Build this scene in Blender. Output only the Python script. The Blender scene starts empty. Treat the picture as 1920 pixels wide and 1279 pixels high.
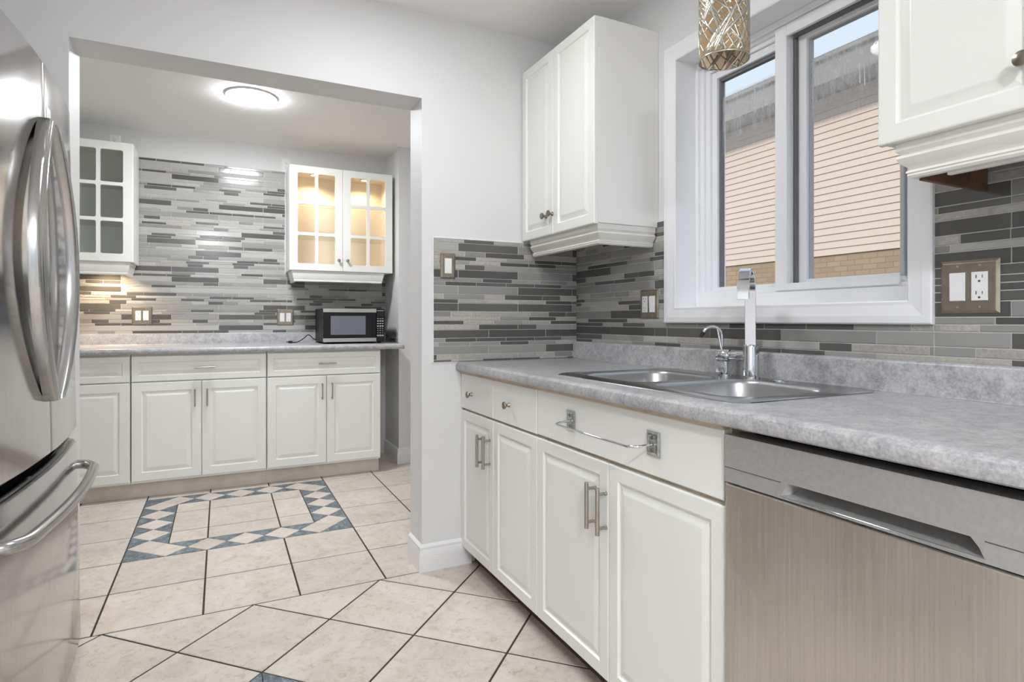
import bpy, bmesh, math, random
from mathutils import Vector, Matrix
random.seed(7)
SC = bpy.context.scene
C = SC.collection
PI = math.pi

# ------------------------------------------------------------------ camera, sky, sun, exposure
cam_d = bpy.data.cameras.new('camera')
cam = bpy.data.objects.new('camera', cam_d)
C.objects.link(cam)
cam.location = (-1.593, -2.480, 1.10)
cam.rotation_euler = (PI / 2, 0, -math.atan(545 / 1100))
cam_d.sensor_width = 36
cam_d.lens = 1100 / 1920 * 36
cam_d.shift_y = -38.5 / 1920
cam_d.clip_start = 0.02
SC.camera = cam

world = bpy.data.worlds.new('sky')
SC.world = world
world.use_nodes = True
wn = world.node_tree
wn.nodes.clear()
w_out = wn.nodes.new('ShaderNodeOutputWorld')
w_bg = wn.nodes.new('ShaderNodeBackground')
w_bg.inputs['Color'].default_value = (0.74, 0.87, 1.0, 1)
w_bg.inputs['Strength'].default_value = 1.0
wn.links.new(w_bg.outputs[0], w_out.inputs[0])

sun_d = bpy.data.lights.new('sun', 'SUN')
sun_d.energy = 2.35
sun_d.angle = 0.16
sun_d.color = (1.0, 0.95, 0.88)
sun = bpy.data.objects.new('sun', sun_d)
C.objects.link(sun)
sun.rotation_euler = Vector((0.90, 0.15, -0.60)).to_track_quat('-Z', 'Y').to_euler()

vs = SC.view_settings
vs.view_transform = 'Standard'
vs.look = 'None'
vs.gamma = 1
vs.exposure = 0.0
vs.use_curve_mapping = False
try:
    SC.cycles.max_bounces = 10
    SC.cycles.diffuse_bounces = 6
    SC.cycles.glossy_bounces = 5
    SC.cycles.transparent_max_bounces = 12
    SC.cycles.caustics_reflective = False
    SC.cycles.caustics_refractive = False
    SC.cycles.sample_clamp_indirect = 6
    SC.cycles.use_denoising = True
except Exception:
    pass

LAMP_FRONT = 52.0
FILL_REAR = 310.0  # strength of the added fill light behind the camera
LAMP_BACK = 160.0


# ------------------------------------------------------------------ helpers: materials
def lin(c):
    def f(x):
        x /= 255.0
        return x / 12.92 if x <= 0.04045 else ((x + 0.055) / 1.055) ** 2.4
    return (f(c[0]), f(c[1]), f(c[2]), 1)


MATS = {}


def new_mat(name):
    m = bpy.data.materials.new(name)
    m.use_nodes = True
    nt = m.node_tree
    nt.nodes.clear()
    out = nt.nodes.new('ShaderNodeOutputMaterial')
    b = nt.nodes.new('ShaderNodeBsdfPrincipled')
    nt.links.new(b.outputs[0], out.inputs[0])
    MATS[name] = m
    return m, nt, b, out


def N(nt, typ, **kw):
    n = nt.nodes.new(typ)
    for k, v in kw.items():
        setattr(n, k, v)
    return n


def mix_rgb(nt, fac, a, b, blend='MIX'):
    n = nt.nodes.new('ShaderNodeMix')
    n.data_type = 'RGBA'
    n.blend_type = blend
    if isinstance(fac, (int, float)):
        n.inputs[0].default_value = fac
    else:
        nt.links.new(fac, n.inputs[0])
    for s, v in ((6, a), (7, b)):
        if isinstance(v, tuple):
            n.inputs[s].default_value = v
        else:
            nt.links.new(v, n.inputs[s])
    return n.outputs[2]


def ramp(nt, val, stops):
    r = nt.nodes.new('ShaderNodeValToRGB')
    e = r.color_ramp.elements
    e[0].position, e[0].color = stops[0]
    e[1].position, e[1].color = stops[-1]
    for p, c in stops[1:-1]:
        x = e.new(p)
        x.color = c
    r.color_ramp.interpolation = 'EASE' if len(stops) == 2 else 'LINEAR'
    nt.links.new(val, r.inputs[0])
    return r.outputs[0]


def noise(nt, vec, scale, detail=4, rough=0.55, dist=0.0):
    n = nt.nodes.new('ShaderNodeTexNoise')
    n.inputs['Scale'].default_value = scale
    n.inputs['Detail'].default_value = detail
    n.inputs['Roughness'].default_value = rough
    n.inputs['Distortion'].default_value = dist
    if vec is not None:
        nt.links.new(vec, n.inputs['Vector'])
    return n.outputs[0]


def coords(nt, scale=(1, 1, 1), island=False):
    t = nt.nodes.new('ShaderNodeNewGeometry')
    mp = nt.nodes.new('ShaderNodeMapping')
    mp.inputs['Scale'].default_value = scale
    nt.links.new(t.outputs['Position'], mp.inputs['Vector'])
    v = mp.outputs[0]
    if island:
        a = nt.nodes.new('ShaderNodeVectorMath')
        a.operation = 'MULTIPLY_ADD'
        a.inputs[1].default_value = (37, 53, 71)
        nt.links.new(t.outputs['Random Per Island'], a.inputs[0])
        nt.links.new(v, a.inputs[2])
        v = a.outputs[0]
    return v, t


def bump(nt, b, h, strength=0.2, dist=0.002):
    n = nt.nodes.new('ShaderNodeBump')
    n.inputs['Strength'].default_value = strength
    n.inputs['Distance'].default_value = dist
    nt.links.new(h, n.inputs['Height'])
    nt.links.new(n.outputs[0], b.inputs['Normal'])


def simple(name, rgb, rough=0.5, metal=0.0, var=0.0, vscale=6.0, bmp=0.0, bscale=300, coat=0.0):
    m, nt, b, out = new_mat(name)
    c = lin(rgb)
    b.inputs['Roughness'].default_value = rough
    b.inputs['Metallic'].default_value = metal
    if coat:
        b.inputs['Coat Weight'].default_value = coat
        b.inputs['Coat Roughness'].default_value = 0.05
    v, g = coords(nt)
    if var:
        n = noise(nt, v, vscale)
        d = tuple(x * (1 - var) for x in c[:3]) + (1,)
        l = tuple(min(1, x * (1 + var)) for x in c[:3]) + (1,)
        nt.links.new(ramp(nt, n, [(0.3, d), (0.7, l)]), b.inputs['Base Color'])
    else:
        b.inputs['Base Color'].default_value = c
    if bmp:
        bump(nt, b, noise(nt, v, bscale, 2), bmp, 0.001)
    return m


def emit(name, rgb, strength):
    m, nt, b, out = new_mat(name)
    b.inputs['Base Color'].default_value = lin(rgb)
    b.inputs['Emission Color'].default_value = lin(rgb)
    b.inputs['Emission Strength'].default_value = strength
    return m


simple('wall_paint', (222, 222, 222), 0.55, bmp=0.08, bscale=220)
simple('ceiling_paint', (241, 240, 237), 0.8, bmp=0.25, bscale=160)
simple('trim_paint', (236, 236, 237), 0.35)
simple('thermofoil', (236, 236, 231), 0.32, bmp=0.03, bscale=900)
simple('cabinet_box', (234, 233, 230), 0.3)
simple('valance_paint', (228, 226, 219), 0.35, var=0.03)
simple('raw_wood', (196, 178, 158), 0.6, var=0.12, vscale=25)
simple('dark_wood', (92, 66, 44), 0.6, var=0.35, vscale=18)
simple('kick_board', (206, 196, 186), 0.55, var=0.08, vscale=9)
simple('dark_kick', (70, 62, 54), 0.8)
simple('cabinet_grey', (244, 245, 242), 0.5)
simple('cabinet_cream', (246, 236, 224), 0.5)
simple('grout_wall', (208, 206, 202), 0.85)
simple('nickel', (176, 170, 162), 0.32, 1.0)
simple('knob_bronze', (150, 142, 130), 0.28, 1.0)
simple('chrome', (215, 217, 221), 0.07, 1.0)
simple('worn_chrome', (200, 202, 205), 0.16, 1.0, var=0.2, vscale=60)
simple('black', (14, 14, 15), 0.5)
simple('black_gloss', (12, 13, 20), 0.08)
simple('void', (4, 4, 4), 0.9)
simple('screen_grey', (112, 114, 124), 0.12)
simple('white_plastic', (238, 238, 236), 0.3)
simple('slot_grey', (70, 68, 66), 0.6)
simple('button_white', (210, 212, 216), 0.4)
simple('plate_pewter', (150, 140, 127), 0.36, 0.75, var=0.1, vscale=40)
simple('vinyl', (238, 239, 241), 0.3)
simple('gasket_dark', (112, 112, 116), 0.5)
simple('gasket_grey', (182, 183, 187), 0.4)
simple('shade_metal', (206, 199, 186), 0.32, 1.0)
simple('soffit', (168, 166, 164), 0.8, var=0.03, vscale=10)
simple('fascia_paint', (150, 147, 142), 0.7, var=0.12, vscale=5)
simple('ground_soil', (120, 118, 108), 0.9, var=0.2, vscale=3)
simple('rubber', (20, 20, 20), 0.6)
simple('panel_steel', (186, 185, 183), 0.38, 0.6, var=0.05, vscale=120)
emit('lamp_glow', (247, 251, 255), LAMP_BACK)
emit('front_lamp_glow', (250, 252, 255), LAMP_FRONT)
emit('rear_fill_glow', (246, 250, 255), FILL_REAR)
emit('puck_glow', (255, 214, 160), 14.0)


def steel(name, rgb, rough, axis='z', streak=0.16, smudge=0.1, aniso=0.0, arot=0.0):
    m, nt, b, out = new_mat(name)
    sc = {'z': (90, 90, 1.2), 'y': (90, 1.2, 90)}[axis]
    v, g = coords(nt, sc)
    n1 = noise(nt, v, 3.0, 5, 0.6)
    v2, g2 = coords(nt, (1, 1, 0.45))
    n2 = noise(nt, v2, 4.0, 3, 0.5, 0.3)
    c = lin(rgb)
    d = tuple(x * (1 - streak) for x in c[:3]) + (1,)
    base = ramp(nt, n1, [(0.3, d), (0.7, c)])
    base = mix_rgb(nt, smudge, base, ramp(nt, n2, [(0.15, (0.0, 0.0, 0.0, 1)), (0.85, (1, 1, 1, 1))]), 'MULTIPLY')
    nt.links.new(base, b.inputs['Base Color'])
    b.inputs['Metallic'].default_value = 1.0
    mr = nt.nodes.new('ShaderNodeMapRange')
    mr.interpolation_type = 'SMOOTHSTEP'
    mr.inputs['From Min'].default_value = 0.15
    mr.inputs['From Max'].default_value = 0.85
    mr.inputs['To Min'].default_value = rough * 0.75
    mr.inputs['To Max'].default_value = rough * 1.3
    nt.links.new(n2, mr.inputs['Value'])
    nt.links.new(mr.outputs[0], b.inputs['Roughness'])
    if aniso:
        b.inputs['Anisotropic'].default_value = aniso
        tg = nt.nodes.new('ShaderNodeTangent')
        tg.direction_type = 'RADIAL'
        tg.axis = 'Z'
        nt.links.new(tg.outputs[0], b.inputs['Tangent'])
        b.inputs['Anisotropic Rotation'].default_value = arot
    return m


steel('fridge_steel', (208, 206, 205), 0.13, 'z', 0.10, 0.25, 0.25, 0.25)
steel('handle_steel', (188, 187, 186), 0.24, 'z', 0.10, 0.05)
steel('dishwasher_steel', (234, 227, 219), 0.27, 'z', 0.12, 0.18, 0.7, 0.25)
steel('sink_steel', (186, 186, 187), 0.36, 'y', 0.10, 0.05)
steel('sink_deck_steel', (176, 176, 178), 0.22, 'y', 0.10, 0.1)
steel('strip_steel', (205, 203, 200), 0.3, 'y', 0.06, 0.04)

# laminate worktop
m, nt, b, out = new_mat('laminate')
v, g = coords(nt)
n1 = noise(nt, v, 7, 6, 0.65, 0.6)
n2 = noise(nt, v, 34, 5, 0.7, 0.4)
n3 = noise(nt, v, 160, 3, 0.6)
c = ramp(nt, n1, [(0.30, lin((146, 146, 151))), (0.5, lin((176, 176, 179))), (0.70, lin((201, 200, 201)))])
c = mix_rgb(nt, 0.42, c, ramp(nt, n2, [(0.35, lin((112, 112, 120))), (0.50, lin((178, 178, 180))), (0.65, lin((216, 214, 212)))]))
c = mix_rgb(nt, 0.22, c, ramp(nt, n3, [(0.35, lin((100, 100, 104))), (0.65, lin((214, 213, 212)))]))
nt.links.new(c, b.inputs['Base Color'])
b.inputs['Roughness'].default_value = 0.3


def tile_mat(name, rgb, rough, var=0.12, tex=0.0, coat=0.0, stone=False, streak=False):
    m, nt, b, out = new_mat(name)
    v, g = coords(nt, island=True)
    c = lin(rgb)
    r = g.outputs['Random Per Island']
    d = tuple(x * (1 - var) for x in c[:3]) + (1,)
    l = tuple(min(1, x * (1 + var)) for x in c[:3]) + (1,)
    base = ramp(nt, r, [(0.0, d), (1.0, l)])
    if stone:
        n = noise(nt, v, 110, 5, 0.7)
        base = mix_rgb(nt, 0.35, base, ramp(nt, n, [(0.3, (0.27, 0.265, 0.255, 1)), (0.7, (0.76, 0.75, 0.73, 1))]), 'OVERLAY')
    nt.links.new(base, b.inputs['Base Color'])
    b.inputs['Roughness'].default_value = rough
    if coat:
        b.inputs['Coat Weight'].default_value = coat
        b.inputs['Coat Roughness'].default_value = 0.04
    if tex:
        bump(nt, b, noise(nt, v, 220, 3, 0.6), tex, 0.002)
    return m


tile_mat('tile_dark_glass', (92, 91, 88), 0.16, 0.14, tex=0.03)
tile_mat('tile_mid_glass', (150, 149, 146), 0.15, 0.10, tex=0.03)
tile_mat('tile_light_glass', (176, 175, 171), 0.14, 0.06, tex=0.03)
tile_mat('tile_textured_glass', (142, 141, 138), 0.12, 0.10, tex=0.5)
tile_mat('tile_stone', (170, 166, 160), 0.45, 0.08, tex=0.1, stone=True)

# floor tiles
m, nt, b, out = new_mat('floor_tile')
v, g = coords(nt, island=True)
n1 = noise(nt, v, 5, 6, 0.62, 1.2)
n2 = noise(nt, v, 30, 6, 0.7, 0.8)
n3 = noise(nt, v, 85, 6, 0.75, 0.5)
c = ramp(nt, n1, [(0.32, lin((206, 190, 176))), (0.5, lin((224, 213, 202))), (0.68, lin((238, 231, 223)))])
c = mix_rgb(nt, 0.48, c, ramp(nt, n2, [(0.33, lin((172, 150, 130))), (0.45, lin((219, 207, 196))), (0.7, lin((232, 224, 217)))]))
c = mix_rgb(nt, 0.5, c, ramp(nt, n3, [(0.28, lin((140, 120, 102))), (0.42, (1, 1, 1, 1)), (1.0, (1, 1, 1, 1))]), 'MULTIPLY')
rr = ramp(nt, g.outputs['Random Per Island'], [(0, (0.86, 0.86, 0.86, 1)), (1, (0.96, 0.96, 0.96, 1))])
c = mix_rgb(nt, 1.0, c, rr, 'MULTIPLY')
nt.links.new(c, b.inputs['Base Color'])
b.inputs['Roughness'].default_value = 0.38
bump(nt, b, n2, 0.10, 0.002)

m, nt, b, out = new_mat('floor_blue_tile')
v, g = coords(nt, island=True)
n1 = noise(nt, v, 34, 7, 0.78, 0.8)
c = ramp(nt, n1, [(0.36, lin((50, 60, 68))), (0.5, lin((98, 112, 122))), (0.66, lin((158, 168, 174)))])
nt.links.new(c, b.inputs['Base Color'])
b.inputs['Roughness'].default_value = 0.3
simple('floor_grout', (62, 54, 45), 0.9, var=0.2, vscale=40)

# siding and brick of the house next door
m, nt, b, out = new_mat('siding')
v, g = coords(nt, (1, 1, 1), island=True)
n1 = noise(nt, v, 40, 4, 0.7)
c = mix_rgb(nt, 0.15, lin((216, 197, 182)), ramp(nt, n1, [(0.3, lin((188, 170, 156))), (0.7, lin((232, 217, 205)))]))
nt.links.new(c, b.inputs['Base Color'])
b.inputs['Roughness'].default_value = 0.7
m, nt, b, out = new_mat('tan_brick')
tc = nt.nodes.new('ShaderNodeNewGeometry')
sep = nt.nodes.new('ShaderNodeSeparateXYZ')
nt.links.new(tc.outputs['Position'], sep.inputs[0])
cmb = nt.nodes.new('ShaderNodeCombineXYZ')
nt.links.new(sep.outputs['Y'], cmb.inputs['X'])
nt.links.new(sep.outputs['Z'], cmb.inputs['Y'])
bk = nt.nodes.new('ShaderNodeTexBrick')
bk.inputs['Color1'].default_value = lin((176, 152, 126))
bk.inputs['Color2'].default_value = lin((164, 140, 115))
bk.inputs['Mortar'].default_value = lin((146, 126, 104))
bk.inputs['Scale'].default_value = 1.0
bk.inputs['Mortar Size'].default_value = 0.006
bk.inputs['Brick Width'].default_value = 0.21
bk.inputs['Row Height'].default_value = 0.075
nt.links.new(cmb.outputs[0], bk.inputs['Vector'])
nt.links.new(bk.outputs[0], b.inputs['Base Color'])
b.inputs['Roughness'].default_value = 0.85


def glass(name, grey_veil=False, tint=(1, 1, 1), refl=0.06):
    m = bpy.data.materials.new(name)
    m.use_nodes = True
    nt = m.node_tree
    nt.nodes.clear()
    MATS[name] = m
    out = nt.nodes.new('ShaderNodeOutputMaterial')
    tr = nt.nodes.new('ShaderNodeBsdfTransparent')
    tr.inputs[0].default_value = tint + (1,)
    gl = nt.nodes.new('ShaderNodeBsdfGlossy')
    gl.inputs['Roughness'].default_value = 0.02
    mx = nt.nodes.new('ShaderNodeMixShader')
    mx.inputs[0].default_value = refl
    nt.links.new(tr.outputs[0], mx.inputs[1])
    nt.links.new(gl.outputs[0], mx.inputs[2])
    last = mx.outputs[0]
    if grey_veil:  # streaky grey veil, limited to heights just below the neighbour's roofline
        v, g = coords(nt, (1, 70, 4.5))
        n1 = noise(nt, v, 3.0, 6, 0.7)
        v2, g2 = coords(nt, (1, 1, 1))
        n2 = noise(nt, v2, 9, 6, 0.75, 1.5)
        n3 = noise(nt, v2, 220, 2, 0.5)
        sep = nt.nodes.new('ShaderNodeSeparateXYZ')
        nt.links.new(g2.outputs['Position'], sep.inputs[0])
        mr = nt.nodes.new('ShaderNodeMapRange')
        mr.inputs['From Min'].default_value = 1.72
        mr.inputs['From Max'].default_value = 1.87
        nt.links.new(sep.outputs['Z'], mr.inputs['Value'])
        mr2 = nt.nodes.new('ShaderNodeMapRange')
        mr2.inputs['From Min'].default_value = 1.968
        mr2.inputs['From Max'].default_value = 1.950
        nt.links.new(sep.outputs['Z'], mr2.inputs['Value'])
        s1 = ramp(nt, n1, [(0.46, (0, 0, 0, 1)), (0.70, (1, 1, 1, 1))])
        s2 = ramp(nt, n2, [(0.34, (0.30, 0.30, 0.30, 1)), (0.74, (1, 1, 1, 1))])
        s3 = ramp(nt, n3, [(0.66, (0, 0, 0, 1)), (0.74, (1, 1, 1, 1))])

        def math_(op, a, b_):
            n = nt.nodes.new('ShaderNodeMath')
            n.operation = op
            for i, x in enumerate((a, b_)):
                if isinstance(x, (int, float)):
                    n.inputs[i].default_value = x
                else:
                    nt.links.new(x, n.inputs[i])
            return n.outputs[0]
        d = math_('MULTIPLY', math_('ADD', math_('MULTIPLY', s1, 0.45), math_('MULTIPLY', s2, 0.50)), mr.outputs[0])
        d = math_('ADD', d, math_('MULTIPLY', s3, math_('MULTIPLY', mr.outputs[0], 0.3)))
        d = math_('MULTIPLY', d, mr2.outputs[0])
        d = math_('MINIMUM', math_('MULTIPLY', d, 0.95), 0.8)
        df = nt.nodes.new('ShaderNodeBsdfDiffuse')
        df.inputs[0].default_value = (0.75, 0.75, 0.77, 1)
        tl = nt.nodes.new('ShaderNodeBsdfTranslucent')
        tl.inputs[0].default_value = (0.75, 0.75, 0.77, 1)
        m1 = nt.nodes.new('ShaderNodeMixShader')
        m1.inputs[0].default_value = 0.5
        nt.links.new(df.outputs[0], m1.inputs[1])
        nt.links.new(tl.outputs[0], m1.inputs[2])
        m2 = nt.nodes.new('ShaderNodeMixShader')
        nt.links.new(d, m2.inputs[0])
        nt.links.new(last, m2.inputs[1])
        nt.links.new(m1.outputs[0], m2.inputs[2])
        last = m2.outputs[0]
    nt.links.new(last, out.inputs[0])


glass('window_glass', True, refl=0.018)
glass('clear_glass', False, refl=0.03)
glass('cabinet_glass', False, (0.93, 0.94, 0.93), 0.05)

# translucent liner of the pendant
m = bpy.data.materials.new('liner')
m.use_nodes = True
nt = m.node_tree
nt.nodes.clear()
MATS['liner'] = m
out = nt.nodes.new('ShaderNodeOutputMaterial')
df = nt.nodes.new('ShaderNodeBsdfDiffuse')
df.inputs[0].default_value = lin((204, 172, 130))
tl = nt.nodes.new('ShaderNodeBsdfTranslucent')
tl.inputs[0].default_value = lin((250, 230, 204))
mx = nt.nodes.new('ShaderNodeMixShader')
mx.inputs[0].default_value = 0.45
nt.links.new(df.outputs[0], mx.inputs[1])
nt.links.new(tl.outputs[0], mx.inputs[2])
nt.links.new(mx.outputs[0], out.inputs[0])


# ------------------------------------------------------------------ helpers: objects
ORG = {}


def thing(name, label, cat, loc, group=None):
    o = bpy.data.objects.new(name, None)
    C.objects.link(o)
    o.empty_display_size = 0.05
    o.location = loc
    o['label'] = label
    o['category'] = cat
    if group:
        o['group'] = group
    ORG[o.name] = Vector(loc)
    return o


def obj(name, bm, mats, parent=None, smooth=None, label=None):
    """bm is in world coordinates"""
    org = ORG[parent.name] if parent is not None else Vector((0, 0, 0))
    bmesh.ops.recalc_face_normals(bm, faces=bm.faces[:])
    if org.length:
        bmesh.ops.translate(bm, verts=bm.verts[:], vec=-org)
    me = bpy.data.meshes.new(name)
    if smooth:
        for f in bm.faces:
            f.smooth = True
        ang = math.radians(smooth)
        for e in bm.edges:
            if len(e.link_faces) == 2 and e.calc_face_angle(0) > ang:
                e.smooth = False
    bm.to_mesh(me)
    bm.free()
    if isinstance(mats, str):
        mats = [mats]
    for mm in mats:
        me.materials.append(MATS[mm])
    o = bpy.data.objects.new(name, me)
    C.objects.link(o)
    if parent is not None:
        o.parent = parent
    ORG[o.name] = org
    if label:
        o['label'] = label
    return o


def tag(o, label, cat, group=None):
    o['label'] = label
    o['category'] = cat
    if group:
        o['group'] = group
    return o


def struct(o, label=None, cat=None):
    o['kind'] = 'structure'
    if label:
        o['label'] = label
    if cat:
        o['category'] = cat
    return o


def BM():
    return bmesh.new()


def box(bm, x0, x1, y0, y1, z0, z1, bev=0.0, seg=1, mi=0):
    xs, ys, zs = sorted((x0, x1)), sorted((y0, y1)), sorted((z0, z1))
    vs_ = [bm.verts.new((x, y, z)) for x in xs for y in ys for z in zs]
    idx = [(0, 1, 3, 2), (4, 6, 7, 5), (0, 4, 5, 1), (2, 3, 7, 6), (0, 2, 6, 4), (1, 5, 7, 3)]
    fs = []
    for i in idx:
        f = bm.faces.new([vs_[k] for k in i])
        f.material_index = mi
        fs.append(f)
    if bev:
        es = list({e for f in fs for e in f.edges})
        bmesh.ops.bevel(bm, geom=es, offset=bev, segments=seg, affect='EDGES', profile=0.5, clamp_overlap=True)


# wall frames: (s along the wall, d outwards, z) to world
def fr_right(face):      # surfaces facing -X ; s = -Y
    return lambda s, d, z: Vector((face - d, -s, z))


def fr_back(face):       # surfaces facing -Y ; s = X
    return lambda s, d, z: Vector((s, face - d, z))


def mbox(bm, m, s0, s1, d0, d1, z0, z1, bev=0.0, seg=1, mi=0):
    a, b_ = m(s0, d0, z0), m(s1, d1, z1)
    box(bm, a.x, b_.x, a.y, b_.y, a.z, b_.z, bev, seg, mi)


def rect_loops(bm, m, s0, s1, z0, z1, prof, fill_last=True, fill_first=True, mi=0):
    loops = []
    for ins, d in prof:
        pts = [(s0 + ins, z0 + ins), (s1 - ins, z0 + ins), (s1 - ins, z1 - ins), (s0 + ins, z1 - ins)]
        loops.append([bm.verts.new(m(s, d, z)) for s, z in pts])
    for a, b_ in zip(loops, loops[1:]):
        for i in range(4):
            f = bm.faces.new((a[i], a[(i + 1) % 4], b_[(i + 1) % 4], b_[i]))
            f.material_index = mi
    if fill_first:
        bm.faces.new(loops[0])
    if fill_last:
        f = bm.faces.new(loops[-1])
        f.material_index = mi


def panel_bm(m, s0, s1, z0, z1, t=0.018, rail=0.040):
    bm = BM()
    rect_loops(bm, m, s0, s1, z0, z1, [(0, 0.0), (0, t - 0.004), (0.0012, t - 0.0012), (0.004, t),
                                       (rail, t), (rail + 0.0035, t - 0.0062), (rail + 0.007, t - 0.0076),
                                       (rail + 0.028, t - 0.0010), (rail + 0.031, t - 0.0005)])
    return bm


def slab_bm(m, s0, s1, z0, z1, t=0.018):
    bm = BM()
    rect_loops(bm, m, s0, s1, z0, z1, [(0, 0.0), (0, t - 0.003), (0.001, t - 0.001), (0.003, t)])
    return bm


def tube(bm, pts, r, seg=12, caps=True, up=None):
    pts = [Vector(p) for p in pts]
    rs = r if isinstance(r, (list, tuple)) else [r] * len(pts)
    rings = []
    prev = None
    for i, p in enumerate(pts):
        if i == 0:
            t = pts[1] - p
        elif i == len(pts) - 1:
            t = p - pts[i - 1]
        else:
            t = (pts[i + 1] - p).normalized() + (p - pts[i - 1]).normalized()
        t.normalize()
        if prev is None:
            a = Vector((0, 0, 1)) if abs(t.z) < 0.9 else Vector((1, 0, 0))
            n = t.cross(a).normalized()
        else:
            n = (prev - t * prev.dot(t)).normalized()
        prev = n
        b_ = t.cross(n)
        rings.append([bm.verts.new(p + (n * math.cos(2 * PI * k / seg) + b_ * math.sin(2 * PI * k / seg)) * rs[i]) for k in range(seg)])
    for a, b_ in zip(rings, rings[1:]):
        for k in range(seg):
            bm.faces.new((a[k], a[(k + 1) % seg], b_[(k + 1) % seg], b_[k]))
    if caps:
        bm.faces.new(rings[0])
        bm.faces.new(rings[-1])


def lathe(bm, c, axis, prof, seg=24, close=True):
    """prof: list of (radius, height along the axis)"""
    c, ax = Vector(c), Vector(axis).normalized()
    a = Vector((0, 0, 1)) if abs(ax.z) < 0.9 else Vector((1, 0, 0))
    u = ax.cross(a).normalized()
    w = ax.cross(u)
    rings = []
    for r, h in prof:
        if r < 1e-6:
            rings.append([bm.verts.new(c + ax * h)])
        else:
            rings.append([bm.verts.new(c + ax * h + (u * math.cos(2 * PI * k / seg) + w * math.sin(2 * PI * k / seg)) * r) for k in range(seg)])
    for A, B in zip(rings, rings[1:]):
        for k in range(seg):
            if len(A) == 1 and len(B) > 1:
                bm.faces.new((A[0], B[k], B[(k + 1) % seg]))
            elif len(B) == 1 and len(A) > 1:
                bm.faces.new((A[k], A[(k + 1) % seg], B[0]))
            elif len(A) > 1:
                bm.faces.new((A[k], A[(k + 1) % seg], B[(k + 1) % seg], B[k]))
    if close:
        for R in (rings[0], rings[-1]):
            if len(R) > 1:
                bm.faces.new(R)


def smooth_path(pts, n=8):
    pts = [Vector(p) for p in pts]
    P = [pts[0]] + pts + [pts[-1]]
    out = []
    for i in range(1, len(P) - 2):
        p0, p1, p2, p3 = P[i - 1], P[i], P[i + 1], P[i + 2]
        for k in range(n):
            t = k / n
            out.append(0.5 * ((2 * p1) + (p2 - p0) * t + (2 * p0 - 5 * p1 + 4 * p2 - p3) * t * t + (3 * p1 - p0 - 3 * p2 + p3) * t ** 3))
    out.append(pts[-1])
    return out


def round_rect(x0, x1, y0, y1, r, n=6):
    out = []
    for cx, cy, a0 in ((x1 - r, y1 - r, 0), (x0 + r, y1 - r, 90), (x0 + r, y0 + r, 180), (x1 - r, y0 + r, 270)):
        for k in range(n + 1):
            a = math.radians(a0 + 90 * k / n)
            out.append((cx + r * math.cos(a), cy + r * math.sin(a)))
    return out


def plate_with_holes(bm, outer, holes, to3, mi=0):
    """flat face bounded by outer, with holes; returns loops of verts"""
    loops = []
    edges = []
    for L in [outer] + holes:
        vs_ = [bm.verts.new(to3(*p)) for p in L]
        es = [bm.edges.new((vs_[i], vs_[(i + 1) % len(vs_)])) for i in range(len(vs_))]
        loops.append(vs_)
        edges += es
    r = bmesh.ops.triangle_fill(bm, use_beauty=True, use_dissolve=False, edges=edges)
    for f in r['geom']:
        if isinstance(f, bmesh.types.BMFace):
            f.material_index = mi
    return loops


def bridge(bm, A, B, mi=0):
    n = len(A)
    for i in range(n):
        f = bm.faces.new((A[i], A[(i + 1) % n], B[(i + 1) % n], B[i]))
        f.material_index = mi


def profile_along(bm, path, prof, closed_ends=True):
    """path: list of (x, y, nx, ny) with mitred outward offsets; prof: list of (z, out)"""
    rings = []
    for x, y, nx, ny in path:
        rings.append([bm.verts.new((x + nx * o, y + ny * o, z)) for z, o in prof])
    for a, b_ in zip(rings, rings[1:]):
        for i in range(len(prof) - 1):
            bm.faces.new((a[i], a[i + 1], b_[i + 1], b_[i]))
    if closed_ends:
        for R in (rings[0], rings[-1]):
            try:
                bm.faces.new(R)
            except ValueError:
                pass


# ------------------------------------------------------------------ room shell
ZC = 2.448


def wall(name, boxes, mat='wall_paint'):
    bm = BM()
    for bx in boxes:
        box(bm, *bx)
    return struct(obj(name, bm, mat))


W_MID = wall('wall_middle', [(-3.5, -2.062, 0, 0.17, 0, ZC), (-0.806, 0.0, 0, 0.17, 0, ZC), (-2.062, -0.806, 0, 0.17, 2.075, ZC)])
W_RIGHT = wall('wall_right', [(0, 0.2, -0.72, 0.17, 0, ZC), (0, 0.2, -4.6, -1.582, 0, ZC), (0, 0.2, -1.582, -0.72, 0, 1.15), (0, 0.2, -1.582, -0.72, 2.112, ZC)])
W_LEFT = wall('wall_left', [(-2.97, -2.85, -4.6, 0, 0, ZC)])
wall('wall_rear', [(-2.97, -2.3, -4.75, -4.6, 0, ZC), (-0.7, 0.2, -4.75, -4.6, 0, ZC), (-2.3, -0.7, -4.75, -4.6, 0, 0.8), (-2.3, -0.7, -4.75, -4.6, 2.15, ZC)])
W_BACK = wall('wall_back', [(-3.62, 0.45, 2.36, 2.5, 0, ZC)])
W_NICHE = wall('wall_niche', [(-0.37, 0.45, 1.95, 2.36, 0, 2.435)])
wall('wall_far_left', [(-3.62, -3.5, 0, 2.36, 0, ZC)])
wall('wall_far_right', [(0.45, 0.57, 0.17, 2.5, 0, ZC), (0.2, 0.45, 0.05, 0.17, 0, ZC)])
struct(obj('ceiling', (lambda bm: (box(bm, -3.0, 0.25, -4.8, 0.17, ZC, ZC + 0.15), bm)[1])(BM()), 'ceiling_paint'))
struct(obj('ceiling_back', (lambda bm: (box(bm, -3.65, 0.6, 0.17, 2.55, 2.435, ZC + 0.15), bm)[1])(BM()), 'ceiling_paint'))


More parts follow.
